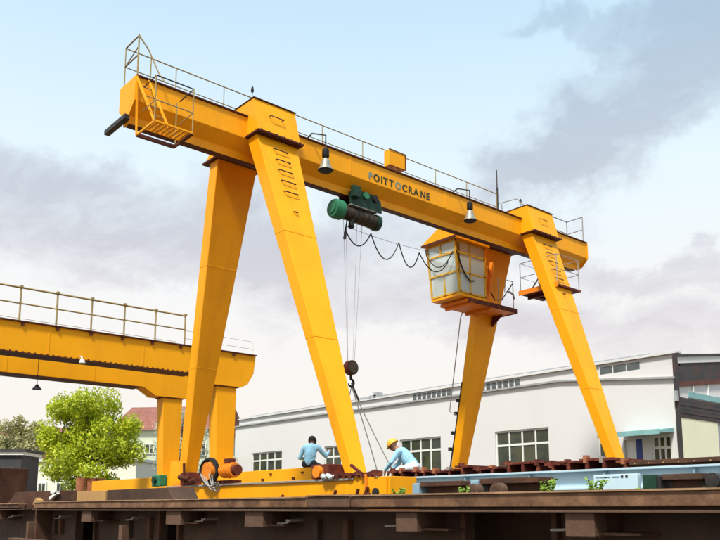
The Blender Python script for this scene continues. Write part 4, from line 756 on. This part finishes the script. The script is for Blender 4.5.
# seated worker: local +Y is the way he faces; sits on the rear sill beam
caps = [((-.09, 0, .10), (.09, 0, .10), .11, .11, 'dtrousers'), ((0, .01, .14), (0, .06, .30), .135, .14, 'shirt'), ((0, .06, .30), (0, .14, .47), .15, .155, 'shirt'), ((-.13, .14, .50), (.13, .14, .50), .095, .095, 'shirt'), ((0, .16, .52), (0, .21, .60), .055, .052, 'skin')]
caps += head((0, .25, .66), (0, .8, -.6), (0, .6, .8))
for s in (-1, 1):
    caps += [((s * .1, .03, .09), (s * .13, .46, .07), .085, .065, 'dtrousers'), ((s * .13, .46, .07), (s * .13, .50, -.34), .06, .045, 'dtrousers'), ((s * .13, .50, -.34), (s * .135, .62, -.38), .045, .038, 'shoe')]
    el_ = (.34, .26, .30) if s > 0 else (-.30, .16, .26); wr = (.36, .46, .42) if s > 0 else (-.2, .40, .24)
    caps += [((s * .19, .14, .49), el_, .068, .052, 'shirt'), (el_, wr, .052, .036, 'shirt')]
    dv = Vector(wr) - Vector(el_); caps += hand(wr, dv, (-s, 0, .2), (0, .1, -1), .7)
p1, b1, m1 = person((-17.5, 13.26, 2.802), R(36), caps, 'person in light blue shirt with dark hair seated on yellow beam, back turned', None, scale=1.12)
def dome(name, mat, parent, mtx, c, f, u, r, cut, brim=None):
    c, f, u = Vector(c), Vector(f).normalized(), Vector(u).normalized(); s = f.cross(u).normalized(); mb = MB(); ns, nr = 18, 7
    for i in range(nr + 1):
        ph = (math.pi / 2 + cut) * i / nr
        for k in range(ns):
            a = 2 * math.pi * k / ns; mb.v.append(c + u * r * 1.05 * math.cos(ph) + (f * math.cos(a) * 1.12 + s * math.sin(a)) * r * math.sin(ph))
    for i in range(nr):
        for k in range(ns): mb.f.append([i * ns + k, i * ns + (k + 1) % ns, (i + 1) * ns + (k + 1) % ns, (i + 1) * ns + k])
    if brim:
        n = len(mb.v)
        for k in range(ns):
            a = 2 * math.pi * k / ns; e = 1 + .12 + .25 * max(0, math.cos(a)); mb.v.append(c - u * .012 + (f * math.cos(a) * 1.12 + s * math.sin(a)) * r * e)
        for k in range(ns): mb.f.append([nr * ns + k, nr * ns + (k + 1) % ns, n + (k + 1) % ns, n + k])
    mb.v = [mtx @ v for v in mb.v]; return mb.build(name, mat, parent, smooth=True)
dome('hair', 'hair', b1, m1, (0, .23, .685), (0, .8, -.6), (0, .30, .95), .104, .55)
# bending worker on the rusty stack: bent at the hips, reaching down
caps = [((-.07, -.02, .50), (.07, -.02, .50), .125, .125, 'trousers'), ((0, .02, .56), (0, .13, .68), .135, .135, 'shirt'), ((0, .13, .68), (0, .25, .80), .145, .145, 'shirt'), ((-.13, .29, .83), (.13, .29, .83), .088, .088, 'shirt'), ((0, .33, .86), (0, .39, .93), .052, .05, 'skin')]
caps += head((0, .46, .98), (0, .72, -.69), (0, .69, .72))
for s in (-1, 1):
    kn = (s * .17, .34 if s > 0 else .28, .44); an = (s * .16, .08 if s > 0 else .0, .08)
    caps += [((s * .09, -.01, .50), kn, .10, .072, 'trousers'), (kn, an, .07, .048, 'trousers'), (an, (an[0], an[1] + .16, .05), .05, .04, 'shoe'), ((an[0], an[1] - .05, .045), (an[0], an[1] + .05, .045), .042, .045, 'shoe')]
    el_ = (s * .25, .42, .60); wr = (s * .13, .60, .44)
    caps += [((s * .18, .29, .82), el_, .068, .052, 'shirt'), (el_, wr, .052, .036, 'shirt')] + hand(wr, (-s * .1, .35, -1), (-s, .2, 0), (0, -1, -.2), .8)
PH = R(118)
p2_, b2, m2 = person((-13.4, 13.2, 2.124), PH, caps, 'person in yellow helmet, light blue shirt and pale trousers crouching over rusty beams', None, scale=1.08)
dome('helmet', 'helmet', b2, m2, (0, .475, 1.015), (0, .80, -.60), (0, .60, .80), .118, .12, True)
